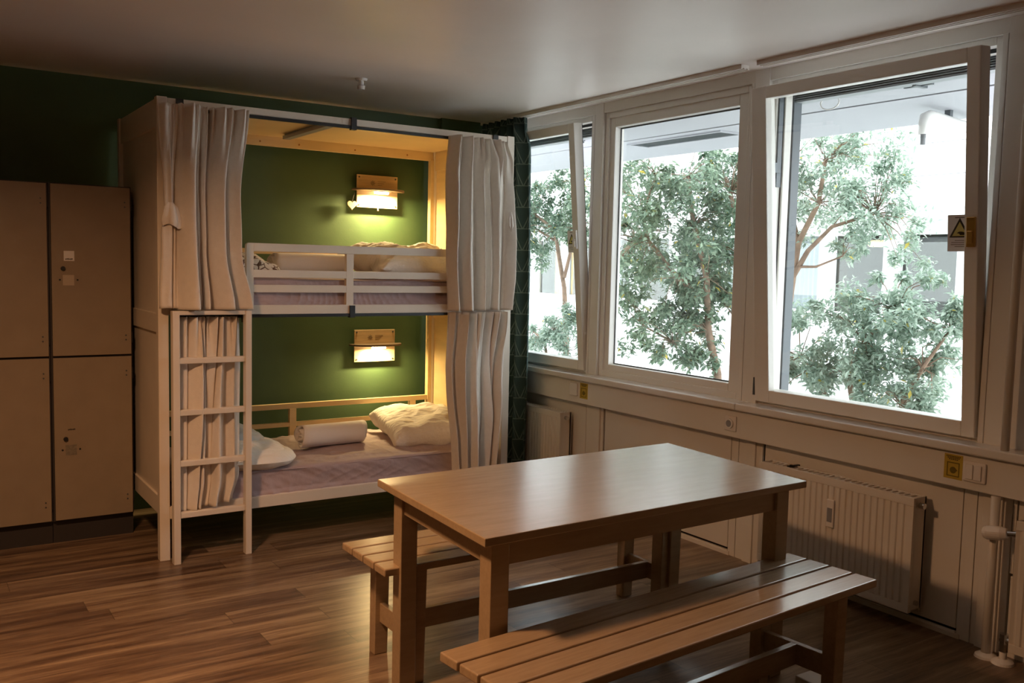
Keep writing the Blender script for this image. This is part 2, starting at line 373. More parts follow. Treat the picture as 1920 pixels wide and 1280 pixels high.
# ------------------------------------------------------------------ windows
def win_empty(name, loc):
    o = bpy.data.objects.new(name, None); C.objects.link(o); o.location = loc; o['kind'] = 'structure'; return o
ZB, ZT = .838, 2.483
def window(idx, y0, y1, tilt=False, label=None):
    base = (XW+.03, (y0+y1)/2, ZB); W = win_empty('window_%d' % idx, base)
    if label: W['label'] = label
    def P(name, mb, m, parent=None, **kw): return link(name, shift(mb, base), m, parent or W, **kw)
    fr = MB(); fr.ring(0, XW+.02, XW+.105, (y0, ZB), (y1, ZT), (.035, .035, .04, .035)); fr.ring(0, XW+.07, XW+.12, (y0+.03, ZB+.03), (y1-.03, ZT-.03), (.02, .02, .02, .02))
    P('window_frame', fr, 'frame', bevel=.003)
    g = MB(); g.ring(0, XW+.066, XW+.069, (y0+.034, ZB+.038), (y1-.034, ZT-.034), (.007, .007, .007, .018)); P('rubber_seal', g, 'black')
    if not tilt:
        sf = MB(); sf.ring(0, XW+.035, XW+.088, (y0+.03, ZB+.035), (y1-.025, ZT-.03), (.078, .052, .045, .062)); P('sash', sf, 'frame', bevel=.004)
        g = MB(); g.ring(0, XW+.078, XW+.084, (y0+.107, ZB+.079), (y1-.076, ZT-.091), (.008, .008, .008, .010)); P('pane_gasket', g, 'black')
        gl = MB(); gl.box((XW+.072, y0+.10, ZB+.075), (XW+.078, y1-.07, ZT-.085)); P('window_pane', gl, 'glass')
    else:
        a = radians(tilt); px, pz = XW+.02, ZB+.022
        def T(v): x, z = v.x-px, v.z-pz; return Vector((px+x*cos(a)-z*sin(a), v.y, pz+z*cos(a)+x*sin(a)))
        ya, yb = y0+.006, y1-.004
        za, zb = ZB+.022, ZT-.052
        sf = MB(); sf.ring(0, XW-.012, XW+.055, (ya, za), (yb, zb), (.058, .092, .065, .060), T)
        S_ = P('sash', sf, 'frame', bevel=.004)
        g = MB(); g.ring(0, XW+.045, XW+.06, (ya+.004, za+.004), (yb-.004, zb-.004), (.01, .01, .01, .01), T); P('rubber_seal', g, 'gap', S_)
        gl = MB(); gl.box((XW+.025, ya+.05, za+.06), (XW+.031, yb-.085, zb-.055), T); P('window_pane', gl, 'glass', S_)
        hd = MB(); hd.box((XW-.026, ya+.006, 1.645), (XW-.012, ya+.042, 1.765), T); hd.box((XW-.034, ya+.012, 1.66), (XW-.026, ya+.036, 1.71), T)
        hp_ = P('handle_plate', hd, 'brass' if idx == 3 else 'white_plastic', S_, bevel=.003)
        if idx == 3: hp_['label'] = 'brass coloured handle plate'
        hg = MB(); hg.tube([(XW-.01, y1+.004, ZB+.05), (XW-.01, y1+.004, ZB+.14)], .008, 10); P('hinge', hg, 'grey_metal')
        st = MB(); st.box((XW+.03, y1-.045, 1.95), (XW+.06, y1-.037, 2.43)); st.box((XW+.0, y1-.05, 2.02), (XW+.05, y1-.04, 2.07)); P('tilt_stay', st, 'grey_metal')
    return W
window(1, 4.69, 5.79, 5.0, 'tilted open window beside the green curtain')
window(2, 3.382, 4.585, label='closed middle window')
window(3, 2.078, 3.262, 4.6, 'large tilted open window at the right')

# ================================================================== OUTSIDE
# soffit of our own building with its upper storey
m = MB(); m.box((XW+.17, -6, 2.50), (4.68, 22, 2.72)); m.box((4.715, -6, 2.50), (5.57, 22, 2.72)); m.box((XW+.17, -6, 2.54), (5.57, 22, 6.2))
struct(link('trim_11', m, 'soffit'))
m = MB(); m.box((4.68, -6, 2.525), (4.715, 22, 2.54)); struct(link('trim_12', m, 'gap'))
m = MB(); m.box((XW+.06, -6, 2.483), (XW+.18, 22, 2.72)); m.box((XW+.18, -6, -.45), (XW+.22, 22, .80)); struct(link('trim_13', m, 'facade'))
# blind boxes and guide rails outside the windows
for (y0, y1, lb) in ((2.078, 3.262, 'the large right window'), (4.69, 5.79, 'the far left window')):
    A = At('roller_blind', 'raised grey slatted blind outside %s' % lb, 'blind', (XW+.2, (y0+y1)/2, 2.30))
    b = MB()
    for i in range(9): b.hexa([(XW+.15, y0-.02, 2.40+i*.010), (XW+.235, y0-.02, 2.396+i*.010), (XW+.235, y1+.02, 2.396+i*.010), (XW+.15, y1+.02, 2.40+i*.010),
                               (XW+.15, y0-.02, 2.403+i*.010), (XW+.235, y0-.02, 2.399+i*.010), (XW+.235, y1+.02, 2.399+i*.010), (XW+.15, y1+.02, 2.403+i*.010)])
    b.box((XW+.16, y0, 2.385), (XW+.225, y1, 2.395))
    A.part('slats', b, 'blind')
    g = MB(); g.box((XW+.15, y1-.035, ZB), (XW+.21, y1-.005, 2.483)); A.part('guide_rail', g, 'grey_metal', bevel=.003)
    g = MB(); g.box((XW+.15, y0+.0, ZB), (XW+.21, y0+.02, 2.483)); A.part('guide_rail', g, 'grey_metal', bevel=.003)
    g = MB(); g.box((XW+.20, (y0+y1)/2-.09, 2.38), (XW+.29, (y0+y1)/2-.07, 2.40)); g.box((XW+.24, (y0+y1)/2-.14, 2.385), (XW+.26, (y0+y1)/2-.0, 2.40)); A.part('bracket', g, 'grey_metal')
# cable loop
cl = MB(); cl.tube([(4.2, 3.30+.05*sin(t)*1.2, 2.47-.035+.035*cos(t)) for t in [i*2*pi/20 for i in range(19)]], .004, 6)
tag(link('cable_loop', shift(cl, (4.2, 3.3, 2.47)), 'white_plastic', loc=(4.2, 3.3, 2.47), smooth=True), 'thin white cable loop hanging under the outside soffit', 'cable')
# soffit grille
A = At('soffit_vent', 'long grey ventilation grille set into the outside soffit', 'vent', (4.92, 5.15, 2.5))
b = MB(); b.ring(2, 2.488, 2.5, (4.80, 4.68), (5.03, 5.68), (.02, .02, .02, .02)); A.part('frame', b, 'soffit')
b = MB()
for i in range(46): b.box((4.82, 4.705+i*.021, 2.492), (5.01, 4.713+i*.021, 2.5))
A.part('slats', b, 'grey_metal')
b = MB(); b.box((4.82, 4.70, 2.4985), (5.01, 5.66, 2.4995)); A.part('backing', b, 'grey_plastic')
# white drain pipe under soffit
p = MB(); p.tube([(4.93, 3.215, 2.33), (4.93, 3.215, 2.39), (4.945, 3.216, 2.425), (4.99, 3.22, 2.44), (5.7, 3.29, 2.42)], [.028, .03, .034, .034, .034], 16)
A = At('drain_pipe', 'white pipe with an elbow hung under the soffit', 'pipe', (4.93, 3.215, 2.33))
A.part('pipe', p, 'white_plastic', smooth=True)
p = MB(); p.tube([(4.93, 3.215, 2.27), (4.93, 3.215, 2.335)], [.014, .016], 12); A.part('spout', p, 'grey_plastic', smooth=True)
p = MB(); p.box((5.2, 3.225, 2.44), (5.23, 3.26, 2.5)); A.part('bracket', p, 'grey_metal')

struct(link('ground', MB().box((XW+.2, -8, -.6), (16, 30, -.42)), 'ground'))
# opposite building
D = 14.14
fac = MB()
fac.box((D, -6, -.42), (D+.25, 30, .80))
fac.box((D-.05, -6, .78), (D+.05, 30, .84))
fac.box((D, -6, 2.30), (D+.25, 30, 2.46))
for i in range(-10, 15):
    yc = 9.66+i*1.335; fac.box((D-.04, yc-.12, .80), (D+.12, yc+.12, 2.46)); fac.box((D-.02, yc+.12, .84), (D+.05, yc+.17, 2.46)); fac.box((D-.02, yc-.17, .84), (D+.05, yc-.12, 2.46))
    fac.box((D-.02, yc+.17, 2.2), (D+.05, yc+1.165, 2.3)); 
    fac.box((D-.012, yc-.008, -.42), (D, yc+.008, .78))
fac.box((D-.1, -6, -.42), (D, 30, -.22))
A = At('building', 'white opposite building with a band of windows across the courtyard', 'building', (D, 9.66, -.42))
A.part('lower_wall', fac, 'facade')
up = MB(); up.box((12.95, -6, 2.42), (D+.3, 30, 2.52))
for z0, z1 in ((2.525, 3.02), (3.03, 3.50), (3.51, 4.1), (4.11, 4.9), (4.91, 6.4)): up.box((12.95, -6, z0), (D+.3, 30, z1))
A.part('upper_wall', up, 'facade')
gp = MB(); gp.box((12.96, -6, 2.5), (13.0, 30, 6.3)); A.part('joint', gp, 'grey_plastic')
wg = MB(); wg.box((D+.055, -6, .84), (D+.06, 30, 2.3)); A.part('window_band', wg, 'glass')
ir = MB(); ir.box((D+3.2, -6, .0), (D+3.3, 30, 2.5)); ir.box((D+.1, -6, 2.46), (D+3.3, 30, 2.5)); ir.box((D+.25, -6, -.05), (D+3.3, 30, 0)); ir.box((D+.25, -6.1, 0), (D+3.3, -6, 2.5)); ir.box((D+.25, 30, 0), (D+3.3, 30.1, 2.5))
A.part('inner_room', ir, 'interior')
# curtains seen in the far windows
def far_curtain(y0, y1, lb):
    b = MB(); b.grid(lambda u, v: Vector((D+.35+.03*sin(u*(y1-y0)*60), lerp(y0, y1, u), lerp(.3, 2.3, v))), int((y1-y0)*60), 2)
    o = link('net_curtain', shift(b, (D+.35, (y0+y1)/2, .3)), 'far_curtain', loc=(D+.35, (y0+y1)/2, .3), smooth=True); tag(o, lb, 'curtain', 'far net curtains')
far_curtain(11.15, 12.1, 'pale grey curtain in the far window left of the lit lamp'); far_curtain(12.5, 13.9, 'grey curtain in the far window seen through the middle window')
far_curtain(17.2, 17.9, 'narrow grey curtain in the far window at far left')
# lit lamp in far room
A = At('pendant_lamp', 'round lit lampshade in a room across the courtyard', 'lamp', (D+.9, 10.55, 2.02))
b = MB(); b.tube([(D+.9, 10.55, z) for z in (2.03, 2.06, 2.13, 2.15)], [.18, .21, .20, .12], 24); A.part('shade', b, 'lamp_far', smooth=True)
b = MB(); b.tube([(D+.9, 10.55, 2.14), (D+.9, 10.55, 2.46)], .008, 6); A.part('cord', b, 'black')
# honey coloured door in the far room
A = At('wooden_door', 'honey coloured wooden door in a far room seen through left window', 'door', (D+.5, 19.6, .3))
b = MB(); b.box((D+.5, 19.3, .3), (D+.56, 20.1, 1.95)); A.part('door_leaf', b, 'oak_door')
b = MB(); b.box((D+.48, 19.40, 1.2), (D+.5, 19.43, 1.42)); A.part('handle', b, 'black')

# ---- trees
def leaves(mb, centers, n, size, rnd):
    for _ in range(n):
        c, rad = rnd.choice(centers)
        d = Vector((rnd.gauss(0, 1), rnd.gauss(0, 1), rnd.gauss(0, .9))).normalized()*(rad*(rnd.random()**.45))
        p = c+d
        L = size*rnd.uniform(.7, 1.25); Wd = L*.40
        ax = Vector((rnd.gauss(0, 1), rnd.gauss(0, 1), rnd.gauss(-.35, .55))).normalized()
        sd = ax.cross(Vector((rnd.gauss(0, .4), rnd.gauss(0, .4), 1))).normalized(); nn = sd.cross(ax)
        o = len(mb.v)
        for q in (p, p+ax*L*.45+sd*Wd*.5+nn*L*.06, p+ax*L+nn*(-L*.08), p+ax*L*.45-sd*Wd*.5+nn*L*.06, p+ax*L*.5): mb.v.append(tuple(q))
        mb.f += [(o, o+1, o+4), (o+1, o+2, o+4), (o+2, o+3, o+4), (o+3, o, o+4)]
def tree(label, base, trunks, clumps, n, size, mt, seed, name='tree'):
    n = int(n*1.9); size *= .80; clumps = [(c, r, int(k*1.6)) for c, r, k in clumps]
    rnd = random.Random(seed); A = At(name, label, 'tree' if name == 'tree' else 'shrub', base, 'courtyard plants')
    b = MB()
    for pts, r0, r1 in trunks: b.tube(pts, [lerp(r0, r1, i/(len(pts)-1)) for i in range(len(pts))], 8)
    cs = []
    for (c, R_, k) in clumps:
        for _ in range(k):
            q = Vector(c)+Vector((rnd.gauss(0, .5), rnd.gauss(0, .5), rnd.gauss(0, .45)))*R_*.9
            cs.append((q, R_*rnd.uniform(.16, .34)))
    # twigs to clumps
    ends = [Vector(t[0][i]) for t in trunks for i in range(1, len(t[0]))]
    for q, rr in cs:
        e = min(ends, key=lambda v: (v-q).length)
        mid = (e+q)/2+Vector((rnd.gauss(0, .04), rnd.gauss(0, .04), .05)); b.tube([e, mid, q], [.006, .004, .002], 4)
    A.part('trunk', b, 'bark', smooth=True)
    f = MB(); leaves(f, cs, n, size, rnd); A.part('foliage', f, mt)
def at(px, py, x):
    """world point on the plane x through an image point"""
    d = r2*((px-960)/FPX) + u2*(-(py-640)/FPX) + f_
    return Vector((0, 0, 1.52)) + d*(x/d.x)
def P3(px, py, x): v = at(px, py, x); return (v.x, v.y, v.z)
def clump(px, py, x, R_, k): return (at(px, py, x), R_, k)
g0 = -.42
def tr(pts, r0, r1): return ([P3(*p) for p in pts], r0, r1)
def ground(px, x): v = at(px, 700, x); return (v.x, v.y, g0)
X2 = 7.2
tree('dense leafy tree behind the middle window', ground(1335, X2),
     [([ground(1352, X2)]+[P3(*p) for p in ((1345, 700, X2), (1328, 620, X2), (1325, 520, X2-.1), (1300, 420, X2-.2), (1290, 330, X2-.2))], .05, .02),
      ([ground(1385, X2+.3)]+[P3(*p) for p in ((1380, 680, X2+.3), (1380, 600, X2+.3), (1390, 480, X2+.3), (1370, 360, X2+.3))], .045, .02),
      tr([(1325, 560, X2), (1270, 520, X2-.3), (1215, 450, X2-.4), (1205, 400, X2-.4), (1230, 330, X2-.4)], .03, .012),
      tr([(1150, 490, 6.9), (1190, 455, 6.9), (1215, 430, 6.9)], .035, .03),
      tr([(1325, 600, X2), (1260, 640, X2-.2), (1205, 610, X2-.2)], .02, .01)],
     [clump(1210, 350, 6.8, .62, 12), clump(1290, 335, 6.9, .5, 10), clump(1250, 420, 6.8, .6, 14), clump(1180, 430, 7, .4, 6), clump(1330, 430, 7.2, .6, 10), clump(1385, 400, 7.5, .5, 7),
      clump(1250, 520, 6.9, .6, 12), clump(1310, 540, 7.1, .5, 8), clump(1195, 600, 6.9, .42, 8), clump(1270, 600, 7.0, .5, 10), clump(1300, 670, 7.0, .34, 8), clump(1225, 650, 6.9, .26, 4), clump(1330, 330, 7.4, .45, 6), clump(1185, 520, 7.1, .45, 8), clump(1350, 330, 7.6, .4, 6), clump(1375, 330, 7.9, .5, 8), clump(1350, 500, 7.5, .5, 9), clump(1330, 620, 7.3, .4, 6), clump(1370, 470, 7.6, .5, 7), clump(1180, 340, 7.2, .4, 6), clump(1245, 480, 7.2, .5, 8), clump(1365, 560, 7.6, .35, 5)],
     11500, .10, 'leaf', 3)
X3 = 7.6
tree('slender bare-stemmed tree at left of the right window', ground(1478, X3),
     [([ground(1462, X3)]+[P3(*p) for p in ((1466, 700, X3), (1474, 600, X3), (1486, 520, X3), (1497, 455, X3), (1535, 380, X3), (1548, 300, X3))], .055, .018),
      tr([(1486, 520, X3), (1515, 470, X3), (1560, 425, X3), (1640, 400, X3)], .03, .012),
      tr([(1497, 455, X3), (1480, 380, X3), (1485, 300, X3)], .025, .01), tr([(1490, 500, X3), (1530, 500, X3), (1580, 480, X3)], .016, .008)],
     [clump(1520, 290, X3, .55, 9), clump(1600, 275, X3+.2, .5, 7), clump(1480, 330, X3, .45, 6), clump(1555, 350, X3, .5, 6), clump(1640, 290, X3, .35, 5), clump(1620, 370, X3, .62, 12), clump(1670, 385, X3, .42, 6),
      clump(1490, 400, X3, .45, 5), clump(1585, 410, X3, .45, 5), clump(1600, 460, X3, .3, 3), clump(1710, 470, X3-.2, .42, 4), clump(1470, 450, X3+.3, .3, 3)],
     5000, .082, 'leaf_pale', 5)
X4 = 6.4
tree('low bushy shrub filling the bottom of the right window', ground(1620, X4),
     [([ground(1600, X4)]+[P3(*p) for p in ((1600, 760, X4), (1590, 700, X4), (1620, 640, X4), (1680, 580, X4))], .03, .012),
      ([ground(1580, X4)]+[P3(*p) for p in ((1560, 760, X4), (1520, 690, X4), (1500, 670, X4))], .02, .01), ([ground(1640, X4)]+[P3(*p) for p in ((1690, 760, X4), (1730, 690, X4), (1780, 620, X4))], .025, .01)],
     [clump(1560, 620, X4, .42, 8), clump(1620, 600, X4, .42, 8), clump(1690, 570, X4, .36, 8), clump(1740, 620, X4, .42, 8), clump(1790, 590, X4, .26, 5), clump(1640, 670, X4, .45, 12), clump(1560, 700, X4, .42, 10),
      clump(1490, 700, X4, .36, 8), clump(1700, 700, X4, .4, 9), clump(1620, 740, X4, .36, 8), clump(1540, 750, X4, .3, 5), clump(1740, 750, X4, .3, 5), clump(1460, 670, X4, .25, 4)],
     8500, .08, 'leaf_pale', 9, 'shrub')
X1 = 7.4
tree('leafy tree seen through the far left window', ground(1045, X1),
     [([ground(1060, X1)]+[P3(*p) for p in ((1062, 640, X1), (1058, 540, X1), (1040, 430, X1), (1000, 400, X1-.1))], .045, .018), tr([(1058, 520, X1), (1080, 430, X1), (1090, 350, X1)], .025, .012), tr([(1040, 450, X1), (990, 420, X1), (985, 380, X1)], .02, .01)],
     [clump(990, 380, X1, .5, 8), clump(1040, 360, X1, .5, 9), clump(1085, 370, X1, .45, 8), clump(1000, 440, X1, .5, 8), clump(1060, 430, X1, .42, 6), clump(1010, 480, X1, .35, 4), clump(1095, 450, X1, .3, 4), clump(985, 420, X1, .4, 6), clump(1035, 400, X1, .5, 8), clump(1070, 330, X1+.2, .4, 6)],
     4600, .09, 'leaf', 12)
tree('small round shrub at the foot of the far left window', ground(1020, 6.6),
     [([ground(1030, 6.6)]+[P3(*p) for p in ((1030, 690, 6.6), (1020, 640, 6.6), (1000, 620, 6.6))], .025, .012)],
     [clump(1000, 640, 6.6, .36, 8), clump(1050, 650, 6.6, .36, 8), clump(1030, 610, 6.6, .22, 4), clump(1085, 660, 6.6, .25, 4), clump(1075, 590, 6.8, .25, 4)],
     2800, .075, 'leaf_pale', 15, 'shrub')

# ================================================================== ROOM THINGS
# ceiling lamp
A = At('ceiling_lamp', 'round white ceiling lamp near the camera side of the room', 'lamp', LAMP)
b = MB(); b.tube([(LAMP[0], LAMP[1], H), (LAMP[0], LAMP[1], H-.13)], [.24, .24], 32); A.part('housing', b, 'white_plastic', bevel=.004)
b = MB(); b.tube([(LAMP[0], LAMP[1], H-.13), (LAMP[0], LAMP[1], H-.136)], [.22, .22], 32); A.part('diffuser', b, 'room_lamp')
ld = bpy.data.lights.new('lamp_light', 'AREA'); ld.shape = 'DISK'; ld.size = .28; ld.energy = LAMP_W; ld.spread = radians(160); ld.color = LAMP_COL
lo = bpy.data.objects.new('lamp_light', ld); C.objects.link(lo); lo.parent = A.o; lo.location = (0, 0, -.14)

# ceiling curtain track in two lengths
for (ya, yb, lb) in ((3.30, 5.78, 'long white curtain track on the ceiling above the left windows'), (-1.0, 3.20, 'white curtain track on the ceiling above the right window')):
    A = At('curtain_track', lb, 'curtain track', (3.54, (ya+yb)/2, H-.02), 'ceiling curtain tracks')
    b = MB(); b.box((3.512, ya, H-.017), (3.568, yb, H)); b.box((3.512, ya, H-.022), (3.522, yb, H-.017)); b.box((3.535, ya, H-.022), (3.545, yb, H-.017)); b.box((3.558, ya, H-.022), (3.568, yb, H-.017))
    A.part('rail', b, 'panel')
# ceiling detector
A = At('sprinkler_head', 'small white sprinkler head hanging from the dark ceiling', 'sprinkler', (2.18, 4.88, H))
b = MB(); b.tube([(2.18, 4.88, H), (2.18, 4.88, H-.012)], [.035, .03], 20); A.part('rosette', b, 'white_plastic', smooth=False)
b = MB(); b.tube([(2.18, 4.88, H-.012), (2.18, 4.88, H-.035), (2.18, 4.88, H-.04), (2.18, 4.88, H-.06)], [.014, .014, .022, .02], 14); A.part('nozzle', b, 'white_plastic')

# ---- green curtain on the track
gm = MB()
def gfn(u, v):
    zz = lerp(.06, H-.02, v); s_ = u
    y = lerp(lerp(5.115, 5.255, sm((zz-2.30)/.2)), 5.77, s_); x = 3.535-.058*sm((2.50-zz)/.16)+.042*sin(s_*2*pi*6.5+.4*sin(v*3))*(.8+.2*v)
    y -= .012*sin(v*4)*(1-s_)
    x += .012*(1-v)*(1-s_)
    return Vector((x, y, zz))
gm.grid(gfn, 180, 24)
go = link('green_curtain', shift(gm, (3.535, 5.45, .06)), 'green_curtain', loc=(3.535, 5.45, .06), smooth=True, solid=.003)
tag(go, 'dark green curtain with a pale triangle print in the room corner', 'curtain')
uv = go.data.uv_layers.new(name='UVMap'); NU = 180
for p in go.data.polygons:
    for li in p.loop_indices:
        vi = go.data.loops[li].vertex_index; i, j = vi % (NU+1), vi//(NU+1)
        uv.data[li].uv = (i/NU*1.35+.02, j/24*2.46)

# ---- lockers
def locker(x1, label):
    x0 = x1-.40; A = At('locker', label, 'locker', ((x0+x1)/2, 5.5, 0), 'lockers by the back wall'); yf = 5.30
    b = MB(); b.box((x0, yf+.02, .12), (x1, YB-.03, 1.895)); A.part('body', b, 'dark')
    b = MB(); b.box((x0, yf+.04, 0), (x1, YB-.05, .12)); A.part('plinth', b, 'dark')
    for nm, z0, z1, zl in (('u', 1.0, 1.889, 1.455), ('l', .128, .988, .56)):
        d = MB(); d.box((x0+.008, yf, z0), (x1-.008, yf+.02, z1)); dd = A.part('door', d, 'locker', bevel=.0015)
        for zz in (z0+.09, z1-.09):
            h = MB(); h.box((x1-.008, yf+.002, zz-.03), (x1-.001, yf+.02, zz+.03)); A.part('hinge', h, 'black', dd)
            for q in (-.012, .012):
                h = MB(); h.tube([(x1-.035, yf+.001, zz+q), (x1-.035, yf-.002, zz+q)], .0042, 10); A.part('screw', h, 'grey_metal', dd)
        h = MB(); h.tube([(x0+.062, yf, zl), (x0+.062, yf-.012, zl)], [.012, .010], 14); A.part('lock_knob', h, 'black', dd)
        s = MB(); s.box((x0+.06, yf-.0015, zl-.087), (x0+.114, yf, zl-.033)); o = A.part('lock_plate', s, M['plate'] if nm == 'u' else M['worn'], dd); 
        for q in (.046, .130):
            h = MB(); h.tube([(x0+q, yf, zl-.058), (x0+q, yf-.002, zl-.058)], .005, 10); A.part('screw', h, 'black', dd)
        if nm == 'u':
            s = MB(); s.box((x0+.066, yf-.0012, zl+.04), (x0+.116, yf, zl+.092)); st = A.part('number_sticker', s, 'sign', dd)
        s = MB(); zt = zl+.046
        for i in range(6): s.box((x0+.073+i*.006, yf-.0022, zt+(i % 2)*.001), (x0+.0775+i*.006, yf-.0014, zt+.006+(i % 3)*.001))
        A.part('printed_mark', s, 'dark_text', dd)
M['plate'] = mat('lock plate', (.48, .40, .31), .4)
M['worn'] = mat('worn sticker', (.20, .17, .13), .6, noise_s=60, noise_a=.25)
locker(1.044, 'tall pale two-door locker standing beside the bunk bed'); locker(.641, 'tall pale two-door locker cut by the left picture edge')

# ---- bunk bed
BX0, BX1, BY0, BY1 = 1.054, 3.13, 4.75, 5.72
A = At('bunk_bed', 'cream wooden bunk bed box with two lamp-lit berths', 'bunk bed', ((BX0+BX1)/2, 5.23, 0)); bunk = A
for nm, x, y in (('fl', BX0, BY0), ('fr', BX1-.05, BY0), ('bl', BX0, BY1-.05), ('br', BX1-.05, BY1-.05)):
    b = MB(); b.box((x, y, 0), (x+.05, y+.05, 2.302)); A.part('post', b, 'bunk', bevel=.003)
b = MB(); b.box((BX0+.05, BY0+.004, 2.262), (BX1-.05, BY0+.03, 2.298)); A.part('top_rail', b, 'bunk', bevel=.002)
b = MB(); b.box((BX0+.05, BY0+.03, 2.286), (BX1-.05, BY1, 2.298)); A.part('roof_panel', b, 'bunk_in')
b = MB(); b.box((BX0+.05, BY1-.035, 2.228), (BX1-.05, BY1-.005, 2.286)); bb = A.part('back_beam', b, 'bunk_in', bevel=.002)
for x in (1.3, 1.99-.12, 2.12, 2.5, 2.88):
    b = MB(); b.tube([(x, BY1-.035, 2.252), (x, BY1-.037, 2.252)], .006, 10); A.part('screw', b, 'orange', bb)
b = MB(); b.box((1.955, BY0+.03, 2.255), (2.0, BY1-.2, 2.275)); b.box((1.967, BY0+.03, 2.275), (1.988, BY1-.2, 2.286)); A.part('roof_batten', b, 'grey_plastic')
# sides
def side(x0, x1, nm, inner):
    b = MB(); b.box((x0+.012, BY0+.05, .235), (x1-.012, BY1-.05, 2.29)); A.part('side_panel', b, inner)
    for z0, z1 in ((2.16, 2.298), (1.15, 1.245), (.228, .32)):
        f = MB(); f.box((x0, BY0+.05, z0), (x1, BY1-.05, z1)); A.part('side_rail', f, 'bunk' if nm == 'l' else 'bunk_in', bevel=.002)
side(BX0+.008, BX0+.042, 'l', 'bunk'); side(BX1-.042, BX1-.008, 'r', 'bunk_in')
b = MB(); b.box((BX1-.075, BY1-.05, .28), (BX1-.05, BY1-.01, 2.23)); A.part('inner_post', b, 'bunk_in', bevel=.002)
b = MB(); b.box((BX0+.05, BY1-.05, .28), (BX0+.075, BY1-.01, 2.23)); A.part('inner_post', b, 'bunk_in', bevel=.002)
for y, z in ((5.45, 2.02), (5.45, 1.80), (5.32, .86), (5.35, .78)):
    b = MB(); b.tube([(BX1-.042, y, z), (BX1-.045, y, z)], .006, 10); A.part('screw', b, 'orange')
# beds' rails and slatted bases
b = MB(); b.box((BX0+.05, BY0, 1.240), (BX1-.05, BY0+.03, 1.288)); A.part('front_rail', b, 'bunk', bevel=.002)
b = MB(); b.box((BX0+.05, BY0, .212), (BX1-.05, BY0+.03, .272)); A.part('front_rail', b, 'bunk', bevel=.002)
for z in (.235, 1.262):
    b = MB(); b.box((BX0+.05, BY0+.03, z-.015), (BX1-.05, BY1-.05, z)); A.part('bed_base', b, 'bunk_in')
# guard rail
gr = MB()
zr = lambda a, b_: (a, b_)
gx0, gx1 = 1.492, BX1-.05
for z0, z1 in ((1.567, 1.610), (1.432, 1.472), (1.354, 1.394)): gr.box((gx0+.038, BY0+.002, z0), (gx1, BY0+.028, z1))
gr.box((2.045, BY0+.001, 1.288), (2.088, BY0+.029, 1.567))
gr.prism([(gx0, 1.245), (gx0+.038, 1.245), (gx0+.038, 1.610), (gx0+.014, 1.610), (gx0+.004, 1.606), (gx0, 1.597)], 1, BY0+.001, BY0+.029)
A.part('guard_rail', gr, 'bunk', bevel=.002)
# back guard rails
for zb, hi, lo in ((1.29, (1.562, 1.594), (1.47, 1.495)), (.27, (.578, .612), (.462, .490))):
    b = MB(); 
    for z0, z1 in (hi, lo): b.box((BX0+.07, BY1-.045, z0), (BX1-.07, BY1-.02, z1))
    for x in (1.2, 2.06, 2.92): b.box((x, BY1-.048, zb-.02), (x+.045, BY1-.017, hi[0]))
    A.part('back_guard_rail', b, 'bunk_in', bevel=.002)
# black curtain rods and clips
for z in (2.252, 1.232):
    b = MB(); b.box((BX0+.06, BY0-.004, z-.008), (BX1-.06, BY0+.012, z+.008)); rd = A.part('curtain_rod', b, 'black')
    b = MB(); b.box((2.064, BY0-.010, z-.014), (2.094, BY0+.02, z+.052)); A.part('rod_clip', b, 'black', rd)
    if z > 2:
        for x in (1.145, 2.975): b = MB(); b.box((x, BY0-.006, z+.022), (x+.035, BY0+.03, z+.046)); A.part('rod_clip', b, 'black', rd)

# ladder
A = At('ladder', 'cream ladder leaning at the left front of the bunk bed', 'ladder', (1.3, 4.68, 0))
for x0, x1 in ((1.100, 1.134), (1.458, 1.490)):
    b = MB(); b.box((x0, 4.655, 0), (x1, 4.70, 1.265)); A.part('stile', b, 'bunk', bevel=.003)
for z in (1.018, .760, .505, .245):
    b = MB(); b.box((1.134, 4.662, z-.014), (1.458, 4.698, z+.014)); A.part('rung', b, 'bunk', bevel=.003)
b = MB(); b.box((1.134, 4.66, 1.245), (1.458, 4.70, 1.265)); A.part('top_bar', b, 'bunk', bevel=.002)
b = MB(); b.box((1.11, 4.70, 1.20), (1.125, 4.748, 1.26)); b.box((1.465, 4.70, 1.20), (1.48, 4.748, 1.26)); A.part('hook', b, 'black')

